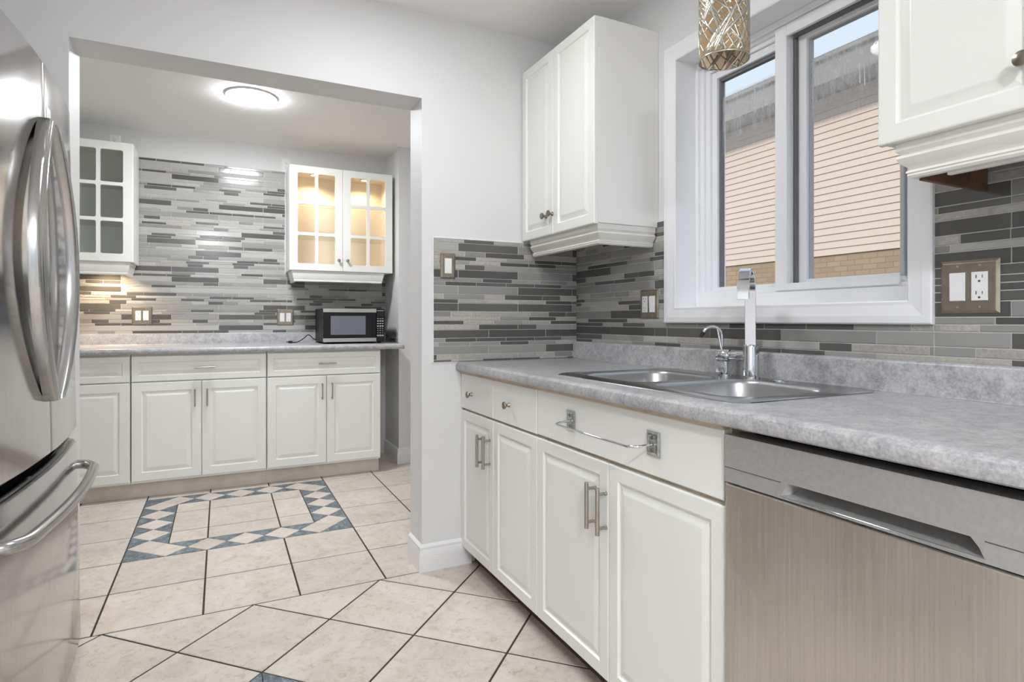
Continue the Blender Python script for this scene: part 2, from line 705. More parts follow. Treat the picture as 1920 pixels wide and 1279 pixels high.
# ------------------------------------------------------------------ floor of tiles
def clip(poly, a, b_, c_):
    out = []
    n = len(poly)
    for i in range(n):
        p, q = poly[i], poly[(i + 1) % n]
        dp, dq = a * p[0] + b_ * p[1] - c_, a * q[0] + b_ * q[1] - c_
        if dp <= 0:
            out.append(p)
        if (dp < 0 and dq > 0) or (dp > 0 and dq < 0):
            t = dp / (dp - dq)
            out.append((p[0] + (q[0] - p[0]) * t, p[1] + (q[1] - p[1]) * t))
    return out


def clip_rect(poly, x0, x1, y0, y1):
    for a, b_, c_ in ((1, 0, x1), (-1, 0, -x0), (0, 1, y1), (0, -1, -y0)):
        poly = clip(poly, a, b_, c_)
        if len(poly) < 3:
            return []
    return poly


def inset_poly(poly, g):
    area = sum(poly[i][0] * poly[(i + 1) % len(poly)][1] - poly[(i + 1) % len(poly)][0] * poly[i][1] for i in range(len(poly)))
    if area < 0:
        poly = poly[::-1]
    if abs(area) < 1e-4:
        return []
    out = poly
    n = len(poly)
    for i in range(n):
        p, q = poly[i], poly[(i + 1) % n]
        dx, dy = q[0] - p[0], q[1] - p[1]
        L = math.hypot(dx, dy)
        if L < 1e-6:
            continue
        nx, ny = dy / L, -dx / L
        out = clip(out, nx, ny, nx * p[0] + ny * p[1] - g)
        if len(out) < 3:
            return []
    return out


FB = BM()


def put_tile(poly, mi, gap=0.0047):
    p2 = inset_poly(poly, gap)
    if not p2:
        return
    p1 = inset_poly(poly, gap - 0.0012)
    top = [FB.verts.new((x, y, 0.0)) for x, y in p2]
    f = FB.faces.new(top)
    f.material_index = mi
    if len(p1) == len(p2):
        low = [FB.verts.new((x, y, -0.0015)) for x, y in p1]
        for i in range(len(top)):
            f = FB.faces.new((low[i], low[(i + 1) % len(low)], top[(i + 1) % len(top)], top[i]))
            f.material_index = mi


PT = 0.3456


def mosaic(org, e1, e2):
    """three by three tiles with a diamond border band half a tile wide"""
    h = PT / 2
    T = lambda a, b_: (org[0] + e1[0] * a + e2[0] * b_, org[1] + e1[1] * a + e2[1] * b_)
    S = 3 * PT
    rot = [lambda a, b_: T(a, b_), lambda a, b_: T(S - b_, a), lambda a, b_: T(S - a, S - b_), lambda a, b_: T(b_, S - a)]
    for R in rot:                      # one side of the band: along a, from b=0 to b=h
        for k in range(1, 6):
            c0 = k * h
            put_tile([R(c0, 0), R(c0 + h / 2, h / 2), R(c0, h), R(c0 - h / 2, h / 2)], 1, 0.0021)
        for k in range(0, 6):
            put_tile([R(k * h, 0), R((k + 1) * h, 0), R((k + .5) * h, h / 2)], 2, 0.0021)
        for k in range(1, 5):
            put_tile([R(k * h, h), R((k + 1) * h, h), R((k + .5) * h, h / 2)], 2, 0.0021)
    cuts = [h, PT, 2 * PT, S - h]
    for i in range(3):
        for j in range(3):
            put_tile([T(cuts[i], cuts[j]), T(cuts[i + 1], cuts[j]), T(cuts[i + 1], cuts[j + 1]), T(cuts[i], cuts[j + 1])], 1)


box(FB, -3.7, 0.6, -4.8, 2.6, -0.08, -0.0022, mi=0)
X0 = -2.0
for i in range(-5, 8):
    for j in range(0, 7):
        if 0 <= i < 3 and 2 <= j < 5:
            continue
        poly = clip_rect([(X0 + PT * i, PT * j), (X0 + PT * (i + 1), PT * j), (X0 + PT * (i + 1), PT * (j + 1)), (X0 + PT * i, PT * (j + 1))], -3.5, 0.5, 0.0, 2.36)
        if poly:
            put_tile(poly, 1)
mosaic((X0, 2 * PT), (1, 0), (0, 1))
hd = PT / math.sqrt(2)
NX = -1.4795
r2 = 1 / math.sqrt(2)
for i in range(-8, 9):
    for j in range(-1, 21):
        if (i + j) % 2 == 0:
            continue
        cx, cy = NX + hd * i, -hd * j
        # skip the cells of the diagonal mosaic
        dx, dy = cx - NX, cy + 2 * hd
        a, b_ = (-dx - dy) * r2, (dx - dy) * r2
        if 0 < a < 3 * PT and 0 < b_ < 3 * PT:
            continue
        poly = clip_rect([(cx + hd, cy), (cx, cy + hd), (cx - hd, cy), (cx, cy - hd)], -2.85, 0.0, -4.6, 0.0)
        if poly:
            put_tile(poly, 1)
mosaic((NX, -2 * hd), (-r2, -r2), (r2, -r2))
struct(obj('floor', FB, ['floor_grout', 'floor_tile', 'floor_blue_tile']))

# ------------------------------------------------------------------ baseboards
BBP = [(0.0, 0.0), (0.0, 0.015), (0.062, 0.015), (0.064, 0.0125), (0.066, 0.015), (0.085, 0.013), (0.098, 0.009), (0.101, 0.012), (0.108, 0.012), (0.112, 0.007), (0.118, 0.0)]
bm = BM()
profile_along(bm, [(-0.806, 0.168, -1, 0), (-0.806, 0.0, -1, -1), (-0.575, 0.0, 0, -1)], BBP)
struct(obj('baseboard_middle', bm, 'trim_paint', smooth=25))
bm = BM()
profile_along(bm, [(-0.37, 2.35, -1, 0), (-0.37, 1.95, -1, -1), (0.45, 1.95, 0, -1)], BBP)
struct(obj('baseboard_niche', bm, 'trim_paint', smooth=25))
bm = BM()
profile_along(bm, [(-2.85, -4.6, 1, 0), (-2.85, -1.0, 1, 0)], BBP)
struct(obj('baseboard_left', bm, 'trim_paint', smooth=25))

# ------------------------------------------------------------------ mosaic backsplash
LH, MH, SH = 0.0367, 0.0240, 0.0178
SEQ = 'LMSSMLSSLMS'
HT = {'L': LH, 'M': MH, 'S': SH}
SHEET = 0.302
TMATS = ['grout_wall', 'tile_dark_glass', 'tile_mid_glass', 'tile_light_glass', 'tile_textured_glass', 'tile_stone']


def backsplash(parent, m, regions, z_anchor, s_anchor, seed, weights, name='tile_backsplash'):
    """z_anchor: top of an L row that starts the sequence; regions: (s0, s1, z0, z1)"""
    rnd = random.Random(seed)
    bm = BM()
    for s0, s1, z0, z1 in regions:
        mbox(bm, m, s0, s1, 0.0, 0.0055, z0, z1, mi=0)
    zmin = min(r[2] for r in regions)
    zmax = max(r[3] for r in regions)
    smin = min(r[0] for r in regions)
    smax = max(r[1] for r in regions)
    z = z_anchor
    k = 0
    while z < zmax + 0.05:               # climb to above the top
        k -= 1
        z += HT[SEQ[k % len(SEQ)]]
    g = 0.0014
    while z > zmin:
        t = SEQ[k % len(SEQ)]
        h = HT[t]
        off = s_anchor + {'L': 0.0, 'M': 0.033, 'S': 0.12}[t] * (k % 5) + (0.151 if k % 3 == 1 and t == 'L' else 0)
        if t == 'L':
            lens = [SHEET]
        elif t == 'M':
            lens = [SHEET / 3, SHEET * 2 / 3] if k % 2 else [SHEET / 3, SHEET / 3, SHEET / 3, SHEET]
        else:
            lens = [SHEET / 2]
        s = off - math.ceil((off - smin) / SHEET + 4) * SHEET
        q = 0
        while s < smax:
            ln = lens[q % len(lens)]
            q += 1
            w = dict(weights[t])
            if t == 'M' and ln < SHEET * 0.4:
                w = weights['m']
            ks = list(w)
            mi = rnd.choices(ks, [w[x] for x in ks])[0]
            for s0, s1, z0, z1 in regions:
                a, b_ = max(s + g, s0 + 0.0015), min(s + ln - g, s1 - 0.0015)
                c_, d = max(z - h + g, z0 + 0.001), min(z - g, z1 - 0.001)
                if b_ - a > 0.004 and d - c_ > 0.003:
                    rect_loops(bm, m, a, b_, c_, d, [(0, 0.0055), (0, 0.0068), (0.0009, 0.0078)], fill_first=False, mi=mi)
            s += ln
        z -= h
        k += 1
    return obj(name, bm, TMATS, parent)


WF = {'L': {1: 5, 2: 4, 3: .6}, 'M': {1: 2.0, 2: 2.5, 3: 1, 5: 4}, 'm': {1: 4, 2: 2, 4: 1, 5: 2}, 'S': {1: 5, 2: 3, 3: 1, 5: 3.5}}
WB = {'L': {1: 3.4, 2: 3, 3: 4}, 'M': {1: 1.2, 2: 3, 3: 3, 4: .7, 5: 3}, 'm': {1: 4, 2: 2, 3: 2, 4: 1, 5: 1}, 'S': {1: 3.6, 2: 3, 3: 3.2, 4: .4, 5: 2.5}}
BS_MID = backsplash(W_MID, fr_back(0.0), [(-0.754, -0.0085, 0.916, 1.4657)], 1.4491, -0.638, 3, WF)
backsplash(W_RIGHT, fr_right(0.0), [(0.0, 0.665, 0.99, 1.50), (0.665, 1.640, 0.99, 1.096), (1.640, 3.2, 0.99, 1.50)], 1.2650, -0.013, 5, WF)
backsplash(W_BACK, fr_back(2.36), [(-3.49, -1.14, 1.004, 2.246), (-1.14, -0.372, 1.004, 1.50)], 1.335, -0.10, 11, WB)
# short upstand of tiles on the side of the niche
backsplash(W_NICHE, lambda s, d, z: Vector((-0.37 - d, s, z)), [(1.952, 2.345, 0.930, 1.012)], 1.02, 0.0, 9, WF)
# white edge trims of the tiled field
bm = BM()
box(bm, -0.7595, -0.754, -0.0085, 0.0, 0.913, 1.471, 0.001)
box(bm, -0.754, -0.318, -0.0085, 0.0, 1.4657, 1.471, 0.001)
obj('edge_trim', bm, 'trim_paint', W_MID)
bm = BM()
box(bm, -1.1535, -1.142, 2.348, 2.36, 1.46, 2.25, 0.001)
obj('edge_trim', bm, 'trim_paint', W_BACK)


# ------------------------------------------------------------------ hardware
def bar_pull(m, s, z, d0, length, vertical, parent, r=0.006, stand=0.030, pitch=0.096, mat='nickel'):
    bm = BM()
    h = length / 2
    if vertical:
        tube(bm, [m(s, d0 + stand, z - h), m(s, d0 + stand, z + h)], r, 14)
        ps = [(s, z - pitch / 2), (s, z + pitch / 2)]
    else:
        tube(bm, [m(s - h, d0 + stand, z), m(s + h, d0 + stand, z)], r, 14)
        ps = [(s - pitch / 2, z), (s + pitch / 2, z)]
    for a, b_ in ps:
        p0, p1 = m(a, d0 - 0.001, b_), m(a, d0 + stand, b_)
        lathe(bm, p0, p1 - p0, [(r * 1.05, 0), (r * 1.05, 0.004), (r * .75, 0.006), (r * .75, stand)], 12)
    return obj('pull_handle', bm, mat, parent, smooth=40)


def knob(m, s, z, d0, parent, r=0.0145, mat='knob_bronze', long=True):
    bm = BM()
    p0, p1 = m(s, d0 - 0.0005, z), m(s, d0 + 0.03, z)
    lathe(bm, p0, p1 - p0, [(0.009, 0), (0.009, 0.002), (0.0055, 0.005), (0.0055, 0.013), (r * .8, 0.017), (r, 0.021), (r * .92, 0.025), (r * .45, 0.0275), (0, 0.028)], 20)
    return obj('knob', bm, mat, parent, smooth=50)


# ------------------------------------------------------------------ base cabinets under the sink worktop
MR = fr_right(-0.604)       # carcass front plane, doors are 18 mm thick


def base_right(s0, s1, label, fronts):
    t = thing('base_cabinet', label, 'cabinet', (-0.30, -(s0 + s1) / 2, 0), 'base cabinets under the sink worktop')
    bm = BM()
    mbox(bm, MR, s0 + 0.001, s1 - 0.001, -0.594, 0.0, 0.10, 0.700)
    mbox(bm, MR, s0 + 0.001, s1 - 0.001, -0.10, 0.0, 0.700, 0.873)
    mbox(bm, MR, s0 + 0.001, s0 + 0.02, -0.594, -0.10, 0.700, 0.873)
    mbox(bm, MR, s1 - 0.02, s1 - 0.001, -0.594, -0.10, 0.700, 0.873)
    obj('carcass', bm, 'raw_wood', t, label='bare wood carcass')
    bm = BM()
    mbox(bm, MR, s0 + 0.001, s1 - 0.001, -0.07, -0.05, 0.002, 0.10)
    obj('toe_kick', bm, 'dark_kick', t, label='dark recessed toe kick')
    for kind, a, b_, hs, hz in fronts:
        if kind == 'door':
            d = obj('door', panel_bm(MR, a, b_, 0.084, 0.699), 'thermofoil', t)
            bar_pull(MR, hs, hz, 0.018, 0.132, True, d, r=0.0062)
        elif kind == 'drawer':
            d = obj('drawer', slab_bm(MR, a, b_, 0.708, 0.863), 'thermofoil', t)
            knob(MR, hs, hz, 0.018, d)
        else:
            obj('false_drawer_front', slab_bm(MR, a, b_, 0.710, 0.864), 'thermofoil', t)
    return t


base_right(0.0, 0.712, 'white two-door base cabinet with two knobbed drawers beside the wall corner',
           [('drawer', 0.003, 0.348, 0.127, 0.779), ('drawer', 0.352, 0.709, 0.495, 0.781),
            ('door', 0.003, 0.351, 0.256, 0.564), ('door', 0.354, 0.711, 0.318, 0.568)])
base_right(0.712, 1.556, 'white two-door sink base cabinet next to the dishwasher with a towel bar on it',
           [('false', 0.716, 1.549, 0, 0), ('door', 0.715, 1.126, 1.063, 0.568), ('door', 1.129, 1.553, 1.117, 0.565)])

# towel bar
t = thing('towel_bar', 'bent chrome towel bar screwed to the front below the sink', 'towel bar', (-0.623, -1.13, 0.79))
for y0, y1 in ((-0.958, -0.911), (-1.346, -1.297)):
    bm = BM()
    mp = fr_right(-0.6225)
    rect_loops(bm, mp, -y1, -y0, 0.760, 0.822, [(0, 0), (0, 0.003), (0.005, 0.006), (0.010, 0.0065), (0.012, 0.0055)])
    p = obj('mounting_plate', bm, 'worn_chrome', t)
    for z in (0.775, 0.807):
        bm = BM()
        lathe(bm, (-0.628, (y0 + y1) / 2, z), (-1, 0, 0), [(0.0055, 0), (0.005, 0.002), (0.0025, 0.0025), (0, 0.0012)], 12)
        obj('screw', bm, 'knob_bronze', p, smooth=40)
bm = BM()
pth = [(-0.629, -0.936, 0.791), (-0.672, -0.937, 0.786), (-0.681, -0.940, 0.785), (-0.685, -0.952, 0.785), (-0.686, -1.12, 0.785), (-0.685, -1.275, 0.785),
       (-0.684, -1.292, 0.785), (-0.677, -1.308, 0.786), (-0.664, -1.317, 0.787), (-0.629, -1.321, 0.790)]
tube(bm, pth, 0.0036, 12)
obj('bar', bm, 'chrome', t, smooth=60)

# ------------------------------------------------------------------ sink worktop with cut-out
ZT = 0.914
t = thing('countertop', 'grey mottled laminate worktop holding the double sink', 'countertop', (-0.33, -1.6, ZT))
bm = BM()
CE = -3.2
outer = [(-0.620, -0.009), (-0.001, -0.009), (-0.001, CE), (-0.620, CE)]
hole = round_rect(-0.540, -0.075, -1.512, -0.752, 0.045, 5)
L = plate_with_holes(bm, outer, [hole], lambda x, y: (x, y, ZT))
low = [bm.verts.new((v_.co.x, v_.co.y, ZT - 0.03)) for v_ in L[1]]
bridge(bm, L[1], low)
for z in (ZT - 0.032,):
    L2 = plate_with_holes(bm, outer, [hole], lambda x, y: (x, y, z))
    bridge(bm, L[0], L2[0])
nose = [(-0.620, ZT), (-0.632, ZT - 0.0005), (-0.641, ZT - 0.003), (-0.648, ZT - 0.008), (-0.650, ZT - 0.015), (-0.650, ZT - 0.028), (-0.648, ZT - 0.034), (-0.642, ZT - 0.038), (-0.632, ZT - 0.0385), (-0.620, ZT - 0.0385)]
R1 = [bm.verts.new((x, -0.009, z)) for x, z in nose]
R2 = [bm.verts.new((x, CE, z)) for x, z in nose]
for i in range(len(nose) - 1):
    bm.faces.new((R1[i], R1[i + 1], R2[i + 1], R2[i]))
bm.faces.new(R1)
bm.faces.new(R2)
obj('worktop', bm, 'laminate', t, smooth=35)
bm = BM()
bsp = [(-0.009, ZT + 0.0005), (-0.036, ZT + 0.0005), (-0.034, ZT + 0.004), (-0.034, 0.990), (-0.031, 0.9955), (-0.026, 0.998), (-0.009, 0.998)]
R1 = [bm.verts.new((x, -0.012, z)) for x, z in bsp]
R2 = [bm.verts.new((x, CE, z)) for x, z in bsp]
for i in range(len(bsp)):
    bm.faces.new((R1[i], R1[(i + 1) % len(bsp)], R2[(i + 1) % len(bsp)], R2[i]))
bm.faces.new(R1)
bm.faces.new(R2)
obj('upstand', bm, 'laminate', t, smooth=35)
bm = BM()
box(bm, -0.632, -0.612, -1.556, -0.012, 0.8665, 0.8745)
obj('build_up_strip', bm, 'raw_wood', t, label='bare wood strip under the worktop edge')

# ------------------------------------------------------------------ double sink
t = thing('kitchen_sink', 'stainless steel double-bowl drop-in sink under the window', 'sink', (-0.31, -1.13, ZT))
ZR = ZT + 0.0045
bm = BM()
ro = round_rect(-0.562, -0.052, -1.535, -0.730, 0.055, 7)
b1 = round_rect(-0.512, -0.135, -1.108, -0.776, 0.075, 7)
b2 = round_rect(-0.512, -0.135, -1.490, -1.150, 0.075, 7)
L = plate_with_holes(bm, ro, [b1, b2], lambda x, y: (x, y, ZR))


def scaled(loop, ins, z):
    cx = sum(p[0] for p in loop) / len(loop)
    cy = sum(p[1] for p in loop) / len(loop)
    hx = max(p[0] for p in loop) - cx
    hy = max(p[1] for p in loop) - cy
    return [(cx + (p[0] - cx) * (hx - ins) / hx, cy + (p[1] - cy) * (hy - ins) / hy, z) for p in loop]


o1 = [bm.verts.new(p) for p in scaled(ro, -0.005, ZT + 0.0022)]
o2 = [bm.verts.new(p) for p in scaled(ro, -0.006, ZT + 0.0004)]
bridge(bm, L[0], o1)
bridge(bm, o1, o2)
obj('rim', bm, 'sink_deck_steel', t, smooth=30)
for bl in (b1, b2):
    bm = BM()
    prev = None
    for ins, dz in ((0.0, 0.0), (0.004, -0.001), (0.009, -0.005), (0.012, -0.012), (0.018, -0.06), (0.024, -0.12), (0.032, -0.148), (0.05, -0.163), (0.08, -0.168), (0.12, -0.170)):
        ring = [bm.verts.new(p) for p in scaled(bl, ins, ZR + dz)]
        if prev:
            bridge(bm, prev, ring)
        prev = ring
    bm.faces.new(prev)
    bo = obj('bowl', bm, 'sink_steel', t, smooth=50)
    bm = BM()
    cx = sum(p[0] for p in bl) / len(bl)
    cy = sum(p[1] for p in bl) / len(bl)
    lathe(bm, (cx, cy, ZR - 0.1698), (0, 0, 1), [(0.044, 0), (0.042, 0.002), (0.034, 0.0025), (0.03, 0.0004), (0, 0.0002)], 24)
    obj('drain', bm, 'chrome', bo, smooth=40)

# mixer tap
fx, fy = -0.090, -1.150
t = thing('kitchen_faucet', 'tall chrome mixer faucet with flat ribbon spout behind the sink', 'faucet', (fx, fy, ZR))
bm = BM()
lathe(bm, (fx, fy, ZR + 0.0003), (0, 0, 1), [(0.0285, 0), (0.0285, 0.004), (0.0245, 0.007), (0.0242, 0.098), (0.0235, 0.1035), (0.022, 0.105), (0, 0.105)], 32)
obj('body', bm, 'chrome', t, smooth=40)
bm = BM()
reach = Vector((-0.165, -0.120, 0))
rdir = reach.normalized()
side = Vector((-rdir.y, rdir.x, 0))
ctr = []
ctr.append((0.0, 1.020))
ctr.append((0.003, 1.10))
ctr.append((0.008, 1.165))
RL = reach.length
for k in range(0, 13):
    a = PI - PI * k / 12
    rx = (RL - 0.012) / 2
    ctr.append((0.012 + rx + rx * math.cos(a), 1.19 + 0.062 * math.sin(a)))
ctr.append((RL + 0.002, 1.175))
ctr.append((RL + 0.003, 1.160))
hw, ht = 0.0165, 0.0065
rings = []
for i, (a, z) in enumerate(ctr):
    p = Vector((fx, fy, 0)) + rdir * a + Vector((0, 0, z))
    a0, z0 = ctr[max(0, i - 1)]
    a1, z1 = ctr[min(len(ctr) - 1, i + 1)]
    tg = (rdir * (a1 - a0) + Vector((0, 0, z1 - z0))).normalized()
    nn = side.cross(tg).normalized()
    sec = [(-hw, -ht + .0015), (-hw + .0015, -ht), (hw - .0015, -ht), (hw, -ht + .0015), (hw, ht - .0015), (hw - .0015, ht), (-hw + .0015, ht), (-hw, ht - .0015)]
    rings.append([bm.verts.new(p + side * s_ + nn * n_) for s_, n_ in sec])
for a, b_ in zip(rings, rings[1:]):
    bridge(bm, a, b_)
bm.faces.new(rings[0])
bm.faces.new(rings[-1])
obj('spout', bm, 'chrome', t, smooth=35)
bm = BM()
hz = 0.985
ax = Vector((-0.28, 1, 0)).normalized()
lathe(bm, (fx, fy, hz), ax, [(0.0165, 0.018), (0.0165, 0.066), (0.015, 0.068), (0.0195, 0.0705), (0.0205, 0.072), (0.0205, 0.108), (0.019, 0.111), (0, 0.1115)], 28)
h_ = obj('handle', bm, 'chrome', t, smooth=40)
bm = BM()
q = Vector((fx, fy, hz)) + ax * 0.098
tube(bm, [q + Vector((0, 0, 0.015)), q + Vector((-0.003, 0.006, 0.05)), q + Vector((-0.006, 0.013, 0.086))], [0.0042, 0.0036, 0.0030], 10)
obj('lever', bm, 'chrome', h_, smooth=60)

# small filter tap
gx, gy = -0.090, -1.047
t = thing('filter_faucet', 'small chrome gooseneck water faucet with black tip beside the mixer', 'faucet', (gx, gy, ZR))
bm = BM()
lathe(bm, (gx, gy, ZR + 0.0003), (0, 0, 1), [(0.0235, 0), (0.0235, 0.003), (0.016, 0.006), (0.0105, 0.008), (0.0105, 0.040), (0.013, 0.042), (0.013, 0.052), (0.008, 0.056), (0, 0.056)], 24)
obj('body', bm, 'chrome', t, smooth=40)
bm = BM()
d_ = Vector((-0.86, 0.42, 0)).normalized()
s0_ = Vector((gx, gy, 0)) + Vector((-0.004, 0.012, 0))
pts = [s0_ + Vector((0, 0, z)) for z in (0.935, 0.97, 1.01, 1.046)]
for k in range(1, 11):
    a = PI - PI * 0.86 * k / 10
    pts.append(s0_ + d_ * (0.033 + 0.033 * math.cos(a)) + Vector((0, 0, 1.046 + 0.033 * math.sin(a))))
tube(bm, pts, 0.0050, 12)
g_ = obj('gooseneck', bm, 'chrome', t, smooth=60)
bm = BM()
e_ = pts[-1]
dv = (pts[-1] - pts[-2]).normalized()
tube(bm, [e_ - dv * 0.001, e_ + dv * 0.016], 0.0072, 12)
obj('tip', bm, 'rubber', g_, smooth=40, label='black tip')
bm = BM()
box(bm, gx - 0.028, gx - 0.006, gy + 0.002, gy + 0.018, ZR + 0.008, ZR + 0.026, 0.002)
obj('valve_lever', bm, 'chrome', t)

# hole cover
bm = BM()
lathe(bm, (-0.090, -1.255, ZR + 0.0003), (0, 0, 1), [(0.026, 0), (0.026, 0.002), (0.022, 0.005), (0, 0.006)], 28)
o = obj('sink_hole_cover', bm, 'chrome', None, smooth=40)
tag(o, 'round flat chrome hole cover on the sink deck right of the faucet', 'sink cover')

# ------------------------------------------------------------------ dishwasher
t = thing('dishwasher', 'stainless steel built-in dishwasher under the worktop', 'dishwasher', (-0.33, -1.86, 0))
d0, d1 = 1.560, 2.158
MD = fr_right(-0.575)
bm = BM()
mbox(bm, MD, d0 + 0.004, d1 - 0.004, -0.53, -0.002, 0.09, 0.852)
obj('tub', bm, 'black', t)
bm = BM()
rect_loops(bm, MD, d0, d1, 0.115, 0.755, [(0, 0), (0, 0.052), (0.002, 0.055), (0.004, 0.056)])
obj('door', bm, 'dishwasher_steel', t)
bm = BM()                                       # control panel with the pocket handle
outer = [(d0, 0.758), (d1, 0.758), (d1, 0.858), (d0, 0.858)]
pk = [(1.700, 0.7635), (2.036, 0.7635), (2.029, 0.778), (2.018, 0.7905), (1.718, 0.7905), (1.707, 0.778)]
L = plate_with_holes(bm, outer, [pk], lambda s, z: MD(s, 0.056, z))
back = [bm.verts.new(MD(v_.co.y * -1, 0.0, v_.co.z)) for v_ in L[0]]
bridge(bm, L[0], back)
bm.faces.new(back)
obj('control_panel', bm, 'panel_steel', t)
bm = BM()
bk_ = [(1.722, 0.782), (2.012, 0.782), (2.010, 0.786), (2.006, 0.792), (1.730, 0.792), (1.726, 0.786)]
A = [bm.verts.new(MD(s, 0.0558, z)) for s, z in pk]
mid_ = [bm.verts.new(MD(s + (0.012 if s < 1.86 else -0.012), 0.040, z + 0.004)) for s, z in pk]
B = [bm.verts.new(MD(s, 0.016, z)) for s, z in bk_]
bridge(bm, A, mid_)
bridge(bm, mid_, B)
bm.faces.new(B)
obj('handle_pocket', bm, 'panel_steel', t, smooth=40)
bm = BM()
tube(bm, [MD(1.699, 0.0555, 0.7635), MD(1.76, 0.0572, 0.7628), MD(1.97, 0.0572, 0.7628), MD(2.037, 0.0555, 0.7635)], [0.001, 0.0024, 0.0024, 0.001], 8)
obj('handle_lip', bm, 'chrome', t, smooth=60, label='bright lower lip of the pocket handle')
bm = BM()
mbox(bm, MD, d0, 1.700, 0.0562, 0.0566, 0.7885, 0.7898)
obj('panel_seam', bm, 'slot_grey', t)
bm = BM()
mbox(bm, MD, 2.036, d1, 0.0562, 0.0566, 0.7885, 0.7898)
obj('panel_seam', bm, 'slot_grey', t)
bm = BM()
mbox(bm, MD, d0 + 0.004, d1 - 0.004, -0.06, -0.04, 0.004, 0.11)
obj('toe_panel', bm, 'black', t)

# cabinet to the right of the dishwasher
base_right(2.165, 3.19, 'white base cabinet on the far side of the dishwasher',
           [('drawer', 2.168, 2.675, 2.42, 0.78), ('drawer', 2.679, 3.187, 2.93, 0.78),
            ('door', 2.168, 2.675, 2.63, 0.565), ('door', 2.679, 3.187, 2.72, 0.565)])

# ------------------------------------------------------------------ upper cabinets by the window
VAL = [(0.0, 0.000), (-0.020, 0.000), (-0.027, -0.007), (-0.031, -0.002), (-0.036, 0.000), (-0.047, -0.006), (-0.055, -0.015), (-0.060, -0.019),
       (-0.063, -0.014), (-0.067, -0.013), (-0.069, -0.016), (-0.073, -0.015), (-0.078, -0.019), (-0.079, -0.030), (-0.060, -0.034), (0.0, -0.034)]


VAL2 = [(0.0, 0.0), (-0.010, 0.0), (-0.013, -0.004), (-0.022, -0.005), (-0.055, -0.013), (-0.066, -0.018), (-0.070, -0.015), (-0.076, -0.016), (-0.080, -0.022), (-0.080, -0.034), (0.0, -0.034)]


def valance(parent, pts, ztop, mat='valance_paint', prof=None):
    bm = BM()
    profile_along(bm, pts, [(ztop + z, o) for z, o in (prof or VAL)])
    obj('light_valance', bm, mat, parent, smooth=28)


def upper_right(s0, s1, z0, z1, label, doors, val):
    t = thing('wall_cabinet', label, 'cabinet', (-0.15, -(s0 + s1) / 2, z0), 'wall cabinets beside the window')
    MU = fr_right(-0.297)
    bm = BM()
    mbox(bm, MU, s0, s1, -0.2965, -0.001, z0, z1, 0.0015)
    obj('cabinet_box', bm, 'cabinet_box', t)
    for a, b_, ks, kz in doors:
        d = obj('door', panel_bm(MU, a, b_, z0 - 0.004, z1 - 0.002, 0.018, 0.038), 'thermofoil', t)
        knob(MU, ks, kz, 0.018, d)
    valance(t, val, z0 - 0.0005)
    return t


t = upper_right(0.011, 0.608, 1.477, 2.272, 'tall white two-door wall cabinet in the corner left of the window',
                [(0.009, 0.294, 0.236, 1.557), (0.298, 0.608, 0.291, 1.560)],
                [(-0.2945, -0.052, -1, 0), (-0.2945, -0.603, -1, -1), (-0.012, -0.603, 0, -1)])
bm = BM()
box(bm, -0.272, -0.258, -0.58, -0.13, 1.405, 1.4765)
obj('light_rail', bm, 'valance_paint', t)
t = upper_right(1.690, 2.30, 1.482, 2.272, 'white two-door wall cabinet at the top right beside the window',
                [(1.690, 1.991, 1.955, 1.560), (1.995, 2.299, 2.03, 1.560)],
                [(-0.012, -1.716, 0, 1), (-0.2945, -1.716, -1, 1), (-0.2945, -2.298, -1, 0)])
bm = BM()
box(bm, -0.26, -0.012, -1.756, -1.745, 1.398, 1.481)
box(bm, -0.258, -0.012, -2.29, -1.757, 1.476, 1.4812)
obj('underside', bm, 'dark_wood', t, label='bare brown wood underside')
bm = BM()
box(bm, -0.262, -0.250, -2.29, -1.80, 1.398, 1.475)
obj('light_rail', bm, 'valance_paint', t)


